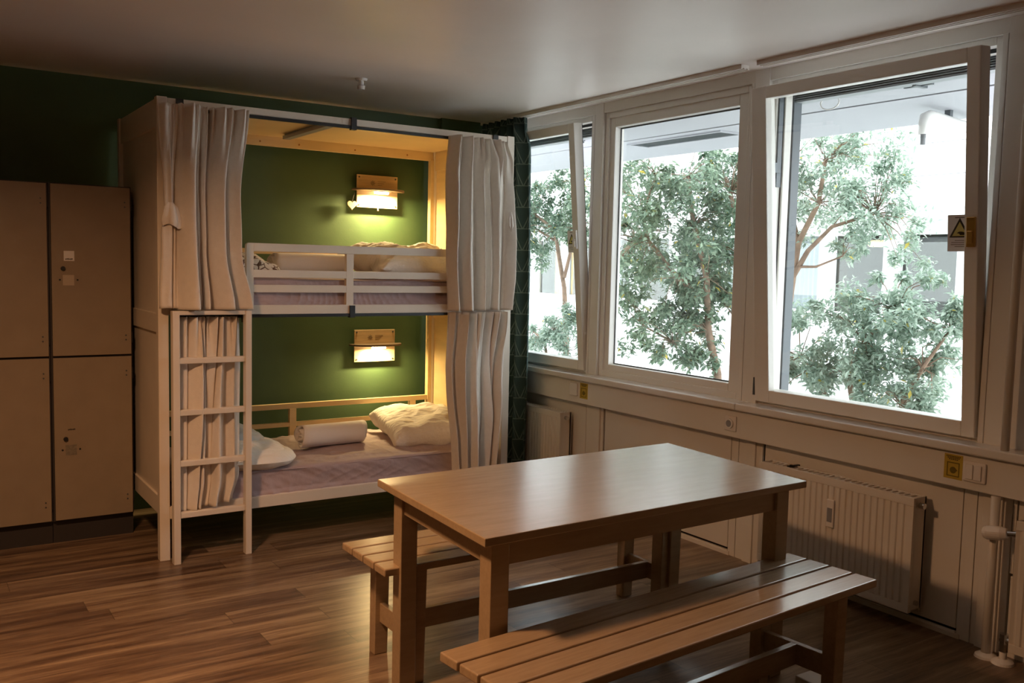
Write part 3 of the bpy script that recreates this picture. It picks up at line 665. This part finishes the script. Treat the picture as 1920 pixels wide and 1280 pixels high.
# ---- fabric curtains of the bunk
def cloth(name, label, xl, xr, zt, zb, y0, amp, nf, seed, hemslope=0., group='bunk bed curtains', ampf=None, base=None, parent=None, nu=150, nv=56):
    rnd = random.Random(seed); ph = rnd.uniform(0, 6)
    wd = [rnd.uniform(.45, 1.7) for _ in range(nf)]; tw = sum(wd); bs = [0]
    for x in wd: bs.append(bs[-1]+x/tw)
    dr = [0]+[rnd.uniform(-.07, .07) for _ in range(nf-1)]+[0]; dr2 = [0]+[rnd.uniform(-.035, .035) for _ in range(nf-1)]+[0]
    am = [rnd.uniform(.55, 1.25) for _ in range(nf)]; sk = [rnd.choice((.22, .3, .72, .8)) for _ in range(nf)]
    def fn(u, v):
        t = 1-v; a = pl(t, xl); b_ = pl(t, xr)
        bb = [b0_+d*t+e*sin(t*5+ph+k_) for k_, (b0_, d, e) in enumerate(zip(bs, dr, dr2))]
        i = 0
        while i < nf-1 and u > bb[i+1]: i += 1
        w_ = max(.02, bb[i+1]-bb[i]); fr = max(0, min(1, (u-bb[i])/w_)); k_ = sk[i]
        f = sm(fr/k_) if fr < k_ else sm((1-fr)/(1-k_))
        f = f**.8
        amp_ = amp*(ampf(t, u) if ampf else 1)*am[i]*min(1.25, w_*nf)
        top = .35*amp*sin(u*nf*4.4*pi+ph)*max(0, 1-t*3.2)**1.5          # pinch pleats near the rod
        n_ = noise.noise(Vector((u*3+seed, t*2.6, 0)))*.012 + noise.noise(Vector((u*9, t*6, seed)))*.005
        yy = y0 + amp*.28 - amp_*f + top + n_
        xx = lerp(a, b_, u) + .010*sin(fr*2*pi)*(1 if k_ < .5 else -1)
        return Vector((xx, yy, lerp(zb+hemslope*(u-.5), zt, v) + (.004*f if v == 0 else 0)))
    m = MB(); m.grid(fn, nu, nv)
    if parent: return link(name, shift(m, base), 'curtain', parent, smooth=True, solid=.0025)
    base = base or ((xl[-1][1]+xr[-1][1])/2, y0, zb)
    o = link(name, shift(m, base), 'curtain', smooth=True, solid=.0025, loc=base); return tag(o, label, 'curtain', group)
b0 = (1.28, 4.70, 1.27)
R1 = thing('bunk_curtain', 'white curtain gathered at upper left of the bunk bed', 'curtain', b0, 0, 'bunk bed curtains')
cloth('cloth', None, [(0, 1.135), (.3, 1.125), (1, 1.125)], [(0, 1.484), (.45, 1.435), (.7, 1.44), (1, 1.50)], 2.268, 1.268, 4.708, .088, 5, 2, ampf=lambda t, u: .75+.35*t, base=b0, parent=R1)
cloth('side_flap', None, [(0, 1.05), (.42, 1.078), (.53, 1.083), (.62, 1.062), (1, 1.052)], [(0, 1.148), (.42, 1.12), (.53, 1.112), (.62, 1.14), (1, 1.145)], 2.262, 1.275, 4.700, .03, 2, 5, ampf=lambda t, u: .8, base=b0, parent=R1, nu=40)
tb = MB()
def tiefn(u, v):
    an = u*2*pi; t = v; r = pl(t, [(0, .012), (.25, .030), (.8, .044), (1, .040)])
    rr = r*(1+.22*sin(an*4+2*t)); return Vector((1.098+.012*t+rr*cos(an), 4.675+rr*.6*sin(an), 1.79-.115*t+.012*sin(an*2)*t))
tb.grid(tiefn, 48, 10); link('tied_knot', shift(tb, b0), 'curtain', R1, smooth=True)

b1 = (2.85, 4.70, 1.25)
R2 = thing('bunk_curtain', 'white curtain gathered at upper right of the bunk bed', 'curtain', b1, 0, 'bunk bed curtains')
cloth('cloth', None, [(0, 2.665), (.25, 2.645), (.6, 2.648), (1, 2.675)], [(0, 3.05), (.12, 3.09), (.4, 3.10), (.75, 3.105), (1, 3.09)], 2.262, 1.252, 4.703, .082, 6, 11, ampf=lambda t, u: .75+.3*t, base=b1, parent=R2)
tk = MB(); tk.tube([(3.045, 4.648, 1.84), (3.052, 4.643, 1.80), (3.058, 4.643, 1.76), (3.050, 4.643, 1.73), (3.040, 4.648, 1.76), (3.038, 4.648, 1.80), (3.045, 4.648, 1.84)], .007, 8); link('tie_band', shift(tk, b1), 'curtain', R2, smooth=True)
cloth('bunk_curtain', 'white curtain hanging behind the ladder at lower left', [(0, 1.13), (1, 1.12)], [(0, 1.456), (.6, 1.455), (.85, 1.45), (1, 1.415)], 1.232, .262, 4.728, .066, 6, 21, hemslope=.03, ampf=lambda t, u: .6+.5*t)
cloth('bunk_curtain', 'white curtain at lower right of the bunk bed behind the table', [(0, 2.672), (.3, 2.66), (1, 2.72)], [(0, 3.085), (.5, 3.06), (1, 3.02)], 1.245, .262, 4.700, .08, 6, 31, ampf=lambda t, u: .7+.4*t)

# ---- bunk lamps
def bunk_lamp(x0, x1, z0, z1, power, label, disc_z, heart=False):
    A = At('wall_lamp', label, 'lamp', ((x0+x1)/2, YB, (z0+z1)/2), 'plywood wall lamps in the bunks'); xc = (x0+x1)/2; yf = 5.798
    b = MB(); b.box((x0+.03, yf, z0+.03), (x1-.03, YB, z1-.03)); A.part('back_box', b, 'dark')
    b = MB(); b.box((x0, yf-.008, z0), (x1, yf, z1)); pt = A.part('plate', b, 'plywood', bevel=.001)
    for sx in (x0+.016, x1-.016):
        for sz in (z0+.016, z1-.016):
            s = MB(); s.tube([(sx, yf-.008, sz), (sx, yf-.011, sz)], .0058, 10); A.part('screw', s, 'grey_metal', pt)
    # small printed rosette and lines
    s = MB()
    for k in range(8):
        a = k*pi/4; cx, cz = xc-.035, z1-.052
        s.hexa([(cx+.004*cos(a-.5), yf-.0086, cz+.004*sin(a-.5)), (cx+.018*cos(a-.12), yf-.0086, cz+.018*sin(a-.12)), (cx+.018*cos(a+.12), yf-.0086, cz+.018*sin(a+.12)), (cx+.004*cos(a+.5), yf-.0086, cz+.004*sin(a+.5)),
                (cx+.004*cos(a-.5), yf-.0081, cz+.004*sin(a-.5)), (cx+.018*cos(a-.12), yf-.0081, cz+.018*sin(a-.12)), (cx+.018*cos(a+.12), yf-.0081, cz+.018*sin(a+.12)), (cx+.004*cos(a+.5), yf-.0081, cz+.004*sin(a+.5))])
    for k, zz in enumerate((.040, .052, .064)): s.box((xc+.002, yf-.0086, z1-zz-.0012), (xc+.06-.012*k, yf-.0081, z1-zz+.0012))
    A.part('printed_mark', s, M['print'], pt)
    # half-round shade shelf
    pts = [(xc+.19*cos(t), yf-.01-.135*sin(t)) for t in [pi*i/28 for i in range(29)]]
    b = MB(); b.prism(pts, 2, disc_z-.006, disc_z+.006); A.part('shade', b, M['disc'])
    b = MB(); b.tube([(xc-.05, yf-.072, disc_z-.018), (xc+.05, yf-.072, disc_z-.018)], .009, 12); A.part('bulb', b, 'lamp_emit', smooth=True)
    b = MB(); b.box((xc-.07, yf-.083, disc_z-.011), (xc+.07, yf-.061, disc_z-.006)); A.part('socket', b, 'white_plastic')
    ld = bpy.data.lights.new('bulb_light', 'AREA'); ld.shape = 'RECTANGLE'; ld.size = .11; ld.size_y = .025; ld.energy = power; ld.color = (1, .72, .32)
    lo = bpy.data.objects.new('bulb_light', ld); C.objects.link(lo); lo.parent = A.o; lo.location = (0, yf-.072-YB, disc_z-.032-(z0+z1)/2)
    if heart:
        s = MB(); hp = []
        for i in range(24):
            t = 2*pi*i/24; hp.append((x0-.038+.0021*16*sin(t)**3*1.0, z0+.012+.0021*(13*cos(t)-5*cos(2*t)-2*cos(3*t)-cos(4*t))))
        s.prism(hp, 1, yf-.02, yf-.012)
        hh = A.part('heart_tag', s, 'plywood', bevel=.001)
        s = MB(); s.tube([(x0-.038, yf-.016, z0+.03), (x0-.02, yf-.016, z0+.09), (x0+.002, yf-.01, z0+.10)], .0015, 6); A.part('string', s, 'black', hh)
        s = MB(); s.tube([(xc, yf-.02, z0-.004), (xc, yf-.02, z0-.022)], [.003, .005], 10); A.part('pull_knob', s, 'plywood', smooth=True)
M['print'] = mat('faded grey print', (.20, .16, .12), .6)
M['disc'] = mat('dark edged lamp shelf', (.16, .11, .07), .5)
bunk_lamp(2.562, 2.862, 1.892, 2.109, 21, 'lit plywood wall lamp with a heart tag in the upper berth', 2.008, True)
bunk_lamp(2.554, 2.856, .848, 1.066, 8.5, 'lit plywood wall lamp in the lower berth', .966)

# ---- bedding
def mattress(z0, z1, label, seed):
    def fn(u, v):
        # closed loop around a rounded box section, v along x
        x = lerp(1.125, 3.06, v); ya, yb = 4.788, 5.665
        r = .035; per = [(ya, z0), (ya, z1-.016), (ya+.004, z1-.004), (ya+.018, z1), (yb-r, z1), (yb-.01, z1-.01), (yb, z1-r), (yb, z0)]
        seg = [((per[i+1][0]-per[i][0])**2+(per[i+1][1]-per[i][1])**2)**.5 for i in range(7)]; tot = sum(seg); d = u*tot; i = 0
        while i < 6 and d > seg[i]: d -= seg[i]; i += 1
        t = min(1, d/seg[i]); y = lerp(per[i][0], per[i+1][0], t); z = lerp(per[i][1], per[i+1][1], t)
        n1 = noise.noise(Vector((x*3.2+seed, y*6+z*9, seed)))*.010
        rg = noise.ridged_multi_fractal(Vector((x*4.5+z*9+seed, y*4-x*1.2, seed)), 1, 2, 4, 1, 2)-1
        if i == 0 or (i < 2):
            q = x*7+3*noise.noise(Vector((x*1.3, z*6, seed)))+z*22*noise.noise(Vector((x*.9, 2, seed)))
            wr = rg*.010 + .007*(abs(((q) % 1)*2-1)**3)*(1.2-(z-z0)/(z1-z0))
            if z < z0+.055: wr += .010+.008*noise.noise(Vector((x*5, z*20, seed)))
        else: wr = rg*.012*min(1, (y-ya)/.1)
        ed = min(1, (x-1.125)/.03, (3.06-x)/.03); 
        y += (-(n1+wr) if i < 2 else 0); z += ((n1*.8+wr*1.1) if 1 < i < 6 else 0) - .02*(1-ed)
        return Vector((x, y, z))
    m = MB(); m.grid(fn, 170, 330); base = (2.09, 5.23, z0)
    n0 = len(m.v); m.v += [(1.125, 4.80, z0), (1.125, 5.66, z0), (1.125, 5.66, z1-.03), (1.125, 4.80, z1-.03), (3.06, 4.80, z0), (3.06, 5.66, z0), (3.06, 5.66, z1-.03), (3.06, 4.80, z1-.03)]
    m.f += [(n0, n0+1, n0+2, n0+3), (n0+4, n0+5, n0+6, n0+7), (n0, n0+1, n0+5, n0+4)]
    o = link('mattress', shift(m, base), 'sheet', loc=base, smooth=True)
    s_ = MB(); s_.tube([(lerp(1.15, 3.04, k/60), ya_+.004*noise.noise(Vector((k*.3, seed, 0))), z1-.010+.004*noise.noise(Vector((k*.2, seed, 3)))) for k in range(61) for ya_ in (4.786,)], .0035, 6); link('piping', shift(s_, base), 'sheet', o, smooth=True)
    tag(o, label, 'mattress', 'mattresses in the bunk')
mattress(1.263, 1.428, 'mattress in mauve grey sheet in the upper berth', 3.3); mattress(.236, .405, 'mattress in wrinkled mauve sheet in the lower berth', 8.1)

def pillow(name, label, cat, c, size, rot, m, seed, wr=.012, group=None, flat=0., hi=.42):
    a, b_, T_ = size
    def fn(side):
        def f(u, v):
            x = u*2-1; y = v*2-1
            X = a*.5*x*(1-.07*(1-y*y)); Y = b_*.5*y*(1-.07*(1-x*x))
            h = T_*.5*(max(0, (1-x**4)*(1-y**4)))**hi
            n_ = noise.noise(Vector((x*2.1+seed, y*2.1, side)))*wr*1.5 + (noise.ridged_multi_fractal(Vector((x*1.6*a/.5+seed, y*2.6, side*3)), 1, 2, 4, 1, 2)-1)*wr*.55
            z = side*h + n_*min(1, h/(T_*.25))
            if side < 0: z = max(z, -T_*.5*.8)
            return Vector((X, Y, z))
        return f
    mb = MB(); mb.grid(fn(1), 72, 60); mb.grid(fn(-1), 72, 60)
    o = link(name, mb, m, loc=c, smooth=True); o.rotation_euler = rot
    bm = bmesh.new(); bm.from_mesh(o.data); bmesh.ops.remove_doubles(bm, verts=bm.verts, dist=.0008); bmesh.ops.recalc_face_normals(bm, faces=bm.faces); bm.to_mesh(o.data); bm.free()
    return tag(o, label, cat, group)
pillow('pillow', 'plump white pillow leaning at the right end of the lower berth', 'pillow', (2.79, 5.25, .485), (.54, .64, .17), (radians(7), radians(-3), radians(-10)), 'white_cloth', 4.2, wr=.018)
pillow('pillow', 'crumpled white pillow at the right end of the upper berth', 'pillow', (2.66, 5.14, 1.52), (.78, .60, .20), (radians(7), radians(0), radians(4)), 'white_cloth', 9.7, wr=.034)
pillow('printed_cushion', 'small brown and white printed cushion in the upper berth', 'cushion', (1.54, 5.02, 1.485), (.36, .34, .14), (radians(10), radians(8), radians(10)), 'print_cloth', 2.2)

def roll(label, c, L, R, rz, seed, group):
    A = thing('rolled_towel', label, 'towel', (c[0], c[1], c[2]), rz, group)
    out = []; inn = []
    N = 90; turns = 3.1
    for i in range(N+1):
        t = i/N; an = -pi*.45 + t*turns*2*pi; r = lerp(R*.12, R, t); th = .0075
        sq = 1 + .06*sin(an*2)
        out.append((cos(an)*r*sq*1.05, sin(an)*r*.92)); inn.append((cos(an)*(r-th)*1.05, sin(an)*(r-th)*.92))
    b = MB(); poly = out+inn[::-1]; n = len(poly); K = 14
    for k in range(K+1):
        x = lerp(-L/2, L/2, k/K)
        for j, p in enumerate(poly):
            e = .004*noise.noise(Vector((x*9, p[0]*20, p[1]*20+seed)))
            endw = .012*sin(j*.35+seed)*(1 if k in (0, K) else 0)
            b.v.append((x+endw, p[0]*(1+e*6), p[1]*(1+e*6)+R*.92))
    for k in range(K):
        for j in range(n):
            b.f.append((k*n+j, k*n+(j+1) % n, (k+1)*n+(j+1) % n, (k+1)*n+j))
    for k in (0, K):
        for j in range(N):
            b.f.append((k*n+j, k*n+j+1, k*n+n-2-j, k*n+n-1-j))
    link('towel_roll', b, 'towel', A, smooth=True)
roll('white rolled towel lying in the middle of the lower berth', (2.17, 5.245, .408), .41, .082, radians(3), 1, 'rolled towels on the beds')
roll('white rolled towel behind the guard rail of the upper berth', (2.03, 5.26, 1.430), .46, .082, radians(0), 2, 'rolled towels on the beds')

# folded duvet at the left of the lower berth
A = thing('folded_duvet', 'white and grey folded duvet at the left of the lower berth', 'duvet', (1.50, 5.02, .408))
def lump(c, size, rz, seed, tiltx, tilty, hi=.5):
    a, b_, T_ = size; mb = MB(); R_ = Matrix.Rotation(rz, 3, 'Z') @ Matrix.Rotation(tiltx, 3, 'X') @ Matrix.Rotation(tilty, 3, 'Y')
    for side_ in (1, -1):
        def f(u, v):
            x = u*2-1; y = v*2-1; e = (max(0, (1-abs(x)**5)*(1-abs(y)**5)))**hi
            n_ = noise.noise(Vector((x*2+seed, y*2.4, side_)))*.02+noise.noise(Vector((x*6+seed, y*6, side_)))*.007
            return R_ @ Vector((a*.5*x*sqrt(1-.42*y*y), b_*.5*y*sqrt(1-.42*x*x), side_*T_*.5*e+n_*e)) + Vector(c)
        mb.grid(f, 46, 40)
    return mb
link('duvet_fold', lump((.02, -.03, .045), (.62, .52, .09), radians(-6), 1.3, 0, radians(2)), 'white_cloth', A, smooth=True)
link('duvet_fold', lump((.00, -.01, .105), (.56, .47, .075), radians(-12), 4.3, radians(3), radians(9)), 'white_cloth', A, smooth=True)
link('grey_layer', lump((-.04, .10, .165), (.50, .42, .085), radians(-8), 7.9, radians(4), radians(15)), 'blanket', A, smooth=True)

# ---- table (corners measured; top slightly out of square)
TC = {(-1, 1): (1.406, 2.976), (-1, -1): (1.362, 2.172), (1, -1): (2.795, 2.214), (1, 1): (2.846, 3.018)}
cx = sum(p[0] for p in TC.values())/4; cy = sum(p[1] for p in TC.values())/4
def TQ(v):
    u = v.x/.72; w_ = v.y/.40; x = y = 0
    for (a, b_), p in TC.items():
        k_ = (1+a*u)*(1+b_*w_)/4; x += p[0]*k_; y += p[1]*k_
    return Vector((x-cx, y-cy, v.z))
T = thing('dining_table', 'light wooden rectangular table between the two benches', 'table', (cx, cy, 0))
b = MB(); b.box((-.72, -.40, .724), (.72, .40, .75), TQ); link('tabletop', b, 'table', T, bevel=.003)
b = MB(); b.ring(2, .640, .724, (-.66, -.345), (.66, .345), (.022, .022, .022, .022), TQ); link('apron', b, 'table', T, bevel=.001)
for sx in (-1, 1):
    for sy in (-1, 1):
        xa, xb = sorted((sx*.672, sx*.606)); ya, yb = sorted((sy*.357, sy*.288))
        b = MB(); b.box((xa, ya, 0), (xb, yb, .724), TQ); link('leg', b, 'table', T, bevel=.003)

# ---- benches
def bench():
    T = thing('bench', 'slatted wooden bench at the near side of the table', 'bench', (2.035, 2.055, 0), radians(4.6), 'slatted benches at the table')
    L, W_ = 1.60, .372; n = 4; g = .009; sw = (W_-g*(n-1))/n
    for i in range(n):
        y0 = -W_/2+i*(sw+g); b = MB(); b.box((-L/2, y0, .422), (L/2, y0+sw, .45)); link('slat', b, 'bench', T, bevel=.005, seg=3)
    for sx in (-1, 1):
        xx = sx*(L/2-.17)-.025
        b = MB(); b.box((xx-.022, -W_/2+.03, .388), (xx+.022, W_/2-.03, .422)); link('batten', b, 'bench', T, bevel=.002)
        for sy in (-1, 1):
            y = sy*(W_/2-.035)
            b = MB(); b.hexa([(xx-.032, y-.024, 0), (xx+.024, y-.024, 0), (xx+.024, y+.024, 0), (xx-.032, y+.024, 0), (xx-.030, y-.026, .422), (xx+.030, y-.026, .422), (xx+.030, y+.026, .422), (xx-.030, y+.026, .422)])
            link('leg', b, 'bench', T, bevel=.003)
        b = MB(); b.box((xx-.012, -W_/2+.06, .13), (xx+.012, W_/2-.06, .205)); link('cross_rail', b, 'bench', T, bevel=.002)
    b = MB(); b.box((-(L/2-.18)-.025, -.012, .13), (L/2-.18-.025, .012, .205)); link('stretcher', b, 'bench', T, bevel=.002)
    return T
B1 = bench()
dup(B1, (2.19, 3.065, 0), radians(.2), 'slatted wooden bench at the far side of the table by the bunk bed')

# small pale block on floor under the near bench
A = At('wooden_block', 'small pale wooden block on the floor under the near bench', 'block', (2.80, 2.13, 0))
b = MB(); b.box((2.74, 2.08, 0), (2.86, 2.18, .03)); A.part('block', b, 'bunk', bevel=.004)

# ---- radiators
def radiator(y0, y1, z0, z1, label, gauge=None, grille=True, fx=3.555, bracket=True):
    A = At('radiator', label, 'radiator', (3.62, (y0+y1)/2, z0), 'white panel radiators under the windows')
    b = MB(); n = max(3, int((y1-y0)/.0333)); 
    # ribbed front sheet as a profile extruded in z
    pts = []
    for i in range(n):
        ya = lerp(y0+.012, y1-.012, i/n); yb = lerp(y0+.012, y1-.012, (i+1)/n); m_ = (yb-ya)
        pts += [(fx, ya+m_*.08), (fx, ya+m_*.62), (fx+.007, ya+m_*.72), (fx+.007, ya+m_*.94)]
    poly = [(fx+.022, y0), (fx, y0)]+pts+[(fx, y1), (fx+.022, y1)]
    b.prism(poly, 2, z0+.035, z1-.035); b.box((fx, y0, z0), (fx+.022, y1, z0+.035)); b.box((fx, y0, z1-.035), (fx+.022, y1, z1))
    A.part('front_panel', b, 'radiator', bevel=.0015)
    b = MB(); b.box((fx+.078, y0, z0), (fx+.092, y1, z1)); A.part('back_panel', b, 'radiator', bevel=.002)
    for y in (y0, y1-.006):
        b = MB(); b.box((fx+.018, y, z0+.01), (fx+.092, y+.006, z1)); A.part('side_cover', b, 'radiator')
    b = MB(); m = int((y1-y0)/.03)
    for i in range(m): b.box((fx+.024, y0+.008+i*.03, z1-.006), (fx+.076, y0+.024+i*.03, z1-.002))
    A.part('top_grille', b, 'radiator')
    b = MB(); b.box((fx+.024, y0+.006, z0+.03), (fx+.076, y1-.006, z1-.012)); A.part('fins', b, 'radiator')
    for z, nm in ((z1-.035, 'a'),):
        b = MB(); b.tube([(fx+.045, y0-.022, z), (fx+.045, y0, z)], .013, 14); A.part('bleed_valve', b, 'chrome')
    b = MB(); b.tube([(fx+.045, y0-.012, z0+.04), (fx+.045, y0, z0+.04)], .011, 14); A.part('plug', b, 'chrome')
    if bracket:
        for y in (y1-.16,):
            b = MB(); b.box((fx+.02, y, z1-.002), (fx+.10, y+.015, z1+.005)); b.box((fx+.03, y-.012, z1+.0), (fx+.045, y+.008, z1+.010)); A.part('bracket', b, 'black')
    if gauge:
        gy, gz = gauge
        b = MB(); b.box((fx-.012, gy-.020, gz-.07), (fx, gy+.020, gz+.06)); g = A.part('heat_meter', b, 'white_plastic', bevel=.004)
        b = MB(); b.box((fx-.014, gy-.013, gz-.045), (fx-.011, gy+.013, gz+.02)); A.part('display', b, 'grey_plastic', g)
    return A
radiator(4.785, 5.62, .08, .578, 'white radiator in the corner behind the green curtain', bracket=False)
radiator(2.262, 3.10, .08, .580, 'white radiator with a heat meter behind the table', gauge=(2.672, .425))
R3 = radiator(.95, 1.832, .07, .590, 'white radiator cut by the right picture edge', bracket=False)
# pipes
A = At('heating_pipe', 'white vertical heating pipe running from the cable duct to floor', 'pipe', (3.602, 1.942, 0))
b = MB(); b.tube([(3.602, 1.942, 0), (3.602, 1.942, .655)], .018, 18); A.part('pipe', b, 'radiator', smooth=True)
b = MB(); b.tube([(3.602, 1.942, 0), (3.602, 1.942, .010), (3.602, 1.942, .02)], [.043, .040, .022], 24); A.part('floor_rosette', b, 'white_plastic')
b = MB(); b.tube([(3.612, 1.925, .842), (3.612, 1.925, H)], .016, 18); A.part('upper_pipe', b, 'radiator', smooth=True)
A = At('radiator_valve', 'white floor pipe and valve beside the right radiator', 'valve', (3.60, 1.872, 0))
b = MB(); b.tube([(3.60, 1.872, 0), (3.60, 1.872, .06)], .014, 14); A.part('pipe', b, 'white_plastic', smooth=True)
b = MB(); b.tube([(3.60, 1.872, 0), (3.60, 1.872, .010), (3.60, 1.872, .02)], [.043, .040, .02], 24); A.part('floor_rosette', b, 'white_plastic')
b = MB(); b.tube([(3.60, 1.872, .05), (3.60, 1.872, .12)], .018, 12); b.tube([(3.60, 1.885, .095), (3.60, 1.82, .095)], .014, 12); A.part('valve_body', b, 'chrome')
A = At('thermostat_head', 'white thermostatic head at the side of the right radiator', 'thermostat', (3.60, 1.90, .535))
b = MB(); b.tube([(3.565, 1.958, .512), (3.565, 1.948, .514), (3.577, 1.90, .520), (3.582, 1.876, .524)], [.024, .028, .028, .020], 20); A.part('dial', b, 'white_plastic', bevel=.002)
b = MB(); b.tube([(3.582, 1.878, .524), (3.60, 1.825, .53)], .012, 12); A.part('connector', b, 'chrome')

# ---- sockets, switches and stickers on the duct
xf = 3.612
A = At('power_socket', 'round power socket on the white duct under the middle window', 'socket', (xf, 3.356, .728))
b = MB(); b.box((xf-.010, 3.320, .688), (xf, 3.400, .768)); A.part('plate', b, 'white_plastic', bevel=.004)
b = MB(); b.tube([(xf-.0102, 3.36, .728), (xf-.020, 3.36, .728)], [.026, .026], 24); b.tube([(xf-.0201, 3.36, .728), (xf-.0203, 3.36, .728)], [.019, .019], 24); A.part('insert', b, 'white_plastic')
b = MB(); b.tube([(xf-.0204, 3.36, .728), (xf-.021, 3.36, .728)], .018, 24); A.part('recess', b, M['recess'] if 'recess' in M else 'grey_plastic')
A = At('power_socket', 'white socket plate on the duct beside the left yellow sticker', 'socket', (xf, 4.72, .745))
b = MB(); b.box((xf-.012, 4.675, .700), (xf, 4.755, .782)); A.part('plate', b, 'white_plastic', bevel=.004)
A = At('light_switch', 'white double socket and switch plate beside the right yellow sticker', 'switch', (xf, 2.04, .735))
b = MB(); b.box((xf-.012, 1.990, .690), (xf, 2.085, .775)); p_ = A.part('plate', b, 'white_plastic', bevel=.006)
for y in (2.005, 2.040):
    b = MB(); b.box((xf-.018, y, .702), (xf-.012, y+.031, .763)); A.part('rocker', b, 'white_plastic', p_, bevel=.002)
def sticker(y0, y1, z0, z1, label):
    A = At('yellow_sticker', label, 'sticker', (xf, (y0+y1)/2, (z0+z1)/2), 'yellow stickers on the duct'); yc = (y0+y1)/2; w_ = y1-y0; h = z1-z0
    b = MB(); b.box((xf-.0012, y0, z0), (xf, y1, z1)); A.part('sheet', b, 'yellow')
    b = MB()
    for k, (zz, ww) in enumerate(((.90, .40), (.84, .34), (.78, .26))):
        n_ = 9 - k*2
        for i in range(n_): b.box((xf-.002, yc+w_*(ww-(2*ww)*(i+.85)/n_), z0+h*zz), (xf-.0013, yc+w_*(ww-(2*ww)*(i+.1)/n_), z0+h*zz+.0034))
    A.part('printed_text', b, 'dark_text')
    b = MB(); b.ring(0, xf-.002, xf-.0013, (y0+w_*.16, z0+h*.10), (y1-w_*.16, z0+h*.68), (.004, .004, .004, .004))
    b.prism([(yc+.014*cos(t), z0+h*.36+.014*sin(t)) for t in [2*pi*i/16 for i in range(16)]], 0, xf-.002, xf-.0013)
    b.prism([(yc-.020, z0+h*.36), (yc-.006, z0+h*.48), (yc-.002, z0+h*.44), (yc-.014, z0+h*.34)], 0, xf-.0022, xf-.0014)
    A.part('pictogram', b, M['olive'])
M['olive'] = mat('olive print', (.16, .12, .01), .5)
sticker(4.575, 4.655, .690, .790, 'yellow sticker on the duct below the far left window'); sticker(2.092, 2.172, .686, .788, 'yellow sticker on the duct below the right window')

# ---- warning signs on tilted panes
def warning(y0, y1, z0, z1, label, tilt=4.6):
    a = radians(tilt); px, pz = XW+.02, ZB+.022
    def T(v): x, z = v.x-px, v.z-pz; return Vector((px+x*cos(a)-z*sin(a), v.y, pz+z*cos(a)+x*sin(a)))
    A = At('warning_sign', label, 'sign', tuple(T(Vector((XW+.02, (y0+y1)/2, z0)))), 'warning signs on the window panes')
    x = XW+.0235; w_ = y1-y0; h = z1-z0; yc = (y0+y1)/2
    b = MB(); b.box((x, y0, z0), (x+.001, y1, z1), T); A.part('sheet', b, 'sign')
    tri = lambda s, o: [(yc-s*.5, z0+h*.38+o), (yc+s*.5, z0+h*.38+o), (yc, z0+h*.38+s*.88+o)]
    b = MB(); b.prism(tri(w_*.86, 0), 0, x-.0006, x, T); A.part('triangle_border', b, 'dark_text')
    b = MB(); b.prism(tri(w_*.62, .006), 0, x-.0011, x-.0006, T); A.part('triangle_field', b, 'sign_yellow')
    b = MB(); z_ = z0+h*.38+.010
    b.prism([(yc-w_*.20, z_), (yc-w_*.22, z_+.010), (yc-w_*.10, z_+.014), (yc+w_*.02, z_+.014), (yc+w_*.12, z_+.008), (yc+w_*.02, z_+.006), (yc-w_*.02, z_)], 0, x-.0016, x-.0011, T)
    A.part('hand_symbol', b, 'dark_text')
    b = MB(); b.box((x-.0008, yc-w_*.2, z1-h*.09), (x, yc+w_*.2, z1-h*.065), T)
    for k, ww in enumerate((.2, .34, .36, .2)): b.box((x-.0008, yc-w_*ww, z0+h*(.29-.055*k)), (x, yc+w_*ww, z0+h*(.305-.055*k)), T)
    A.part('printed_text', b, M['print'])
warning(2.128, 2.234, 1.625, 1.775, 'white warning sign with yellow triangle on the right window pane')
warning(4.765, 4.855, 1.62, 1.76, 'white warning sign with yellow triangle on the far left window', 5.0)
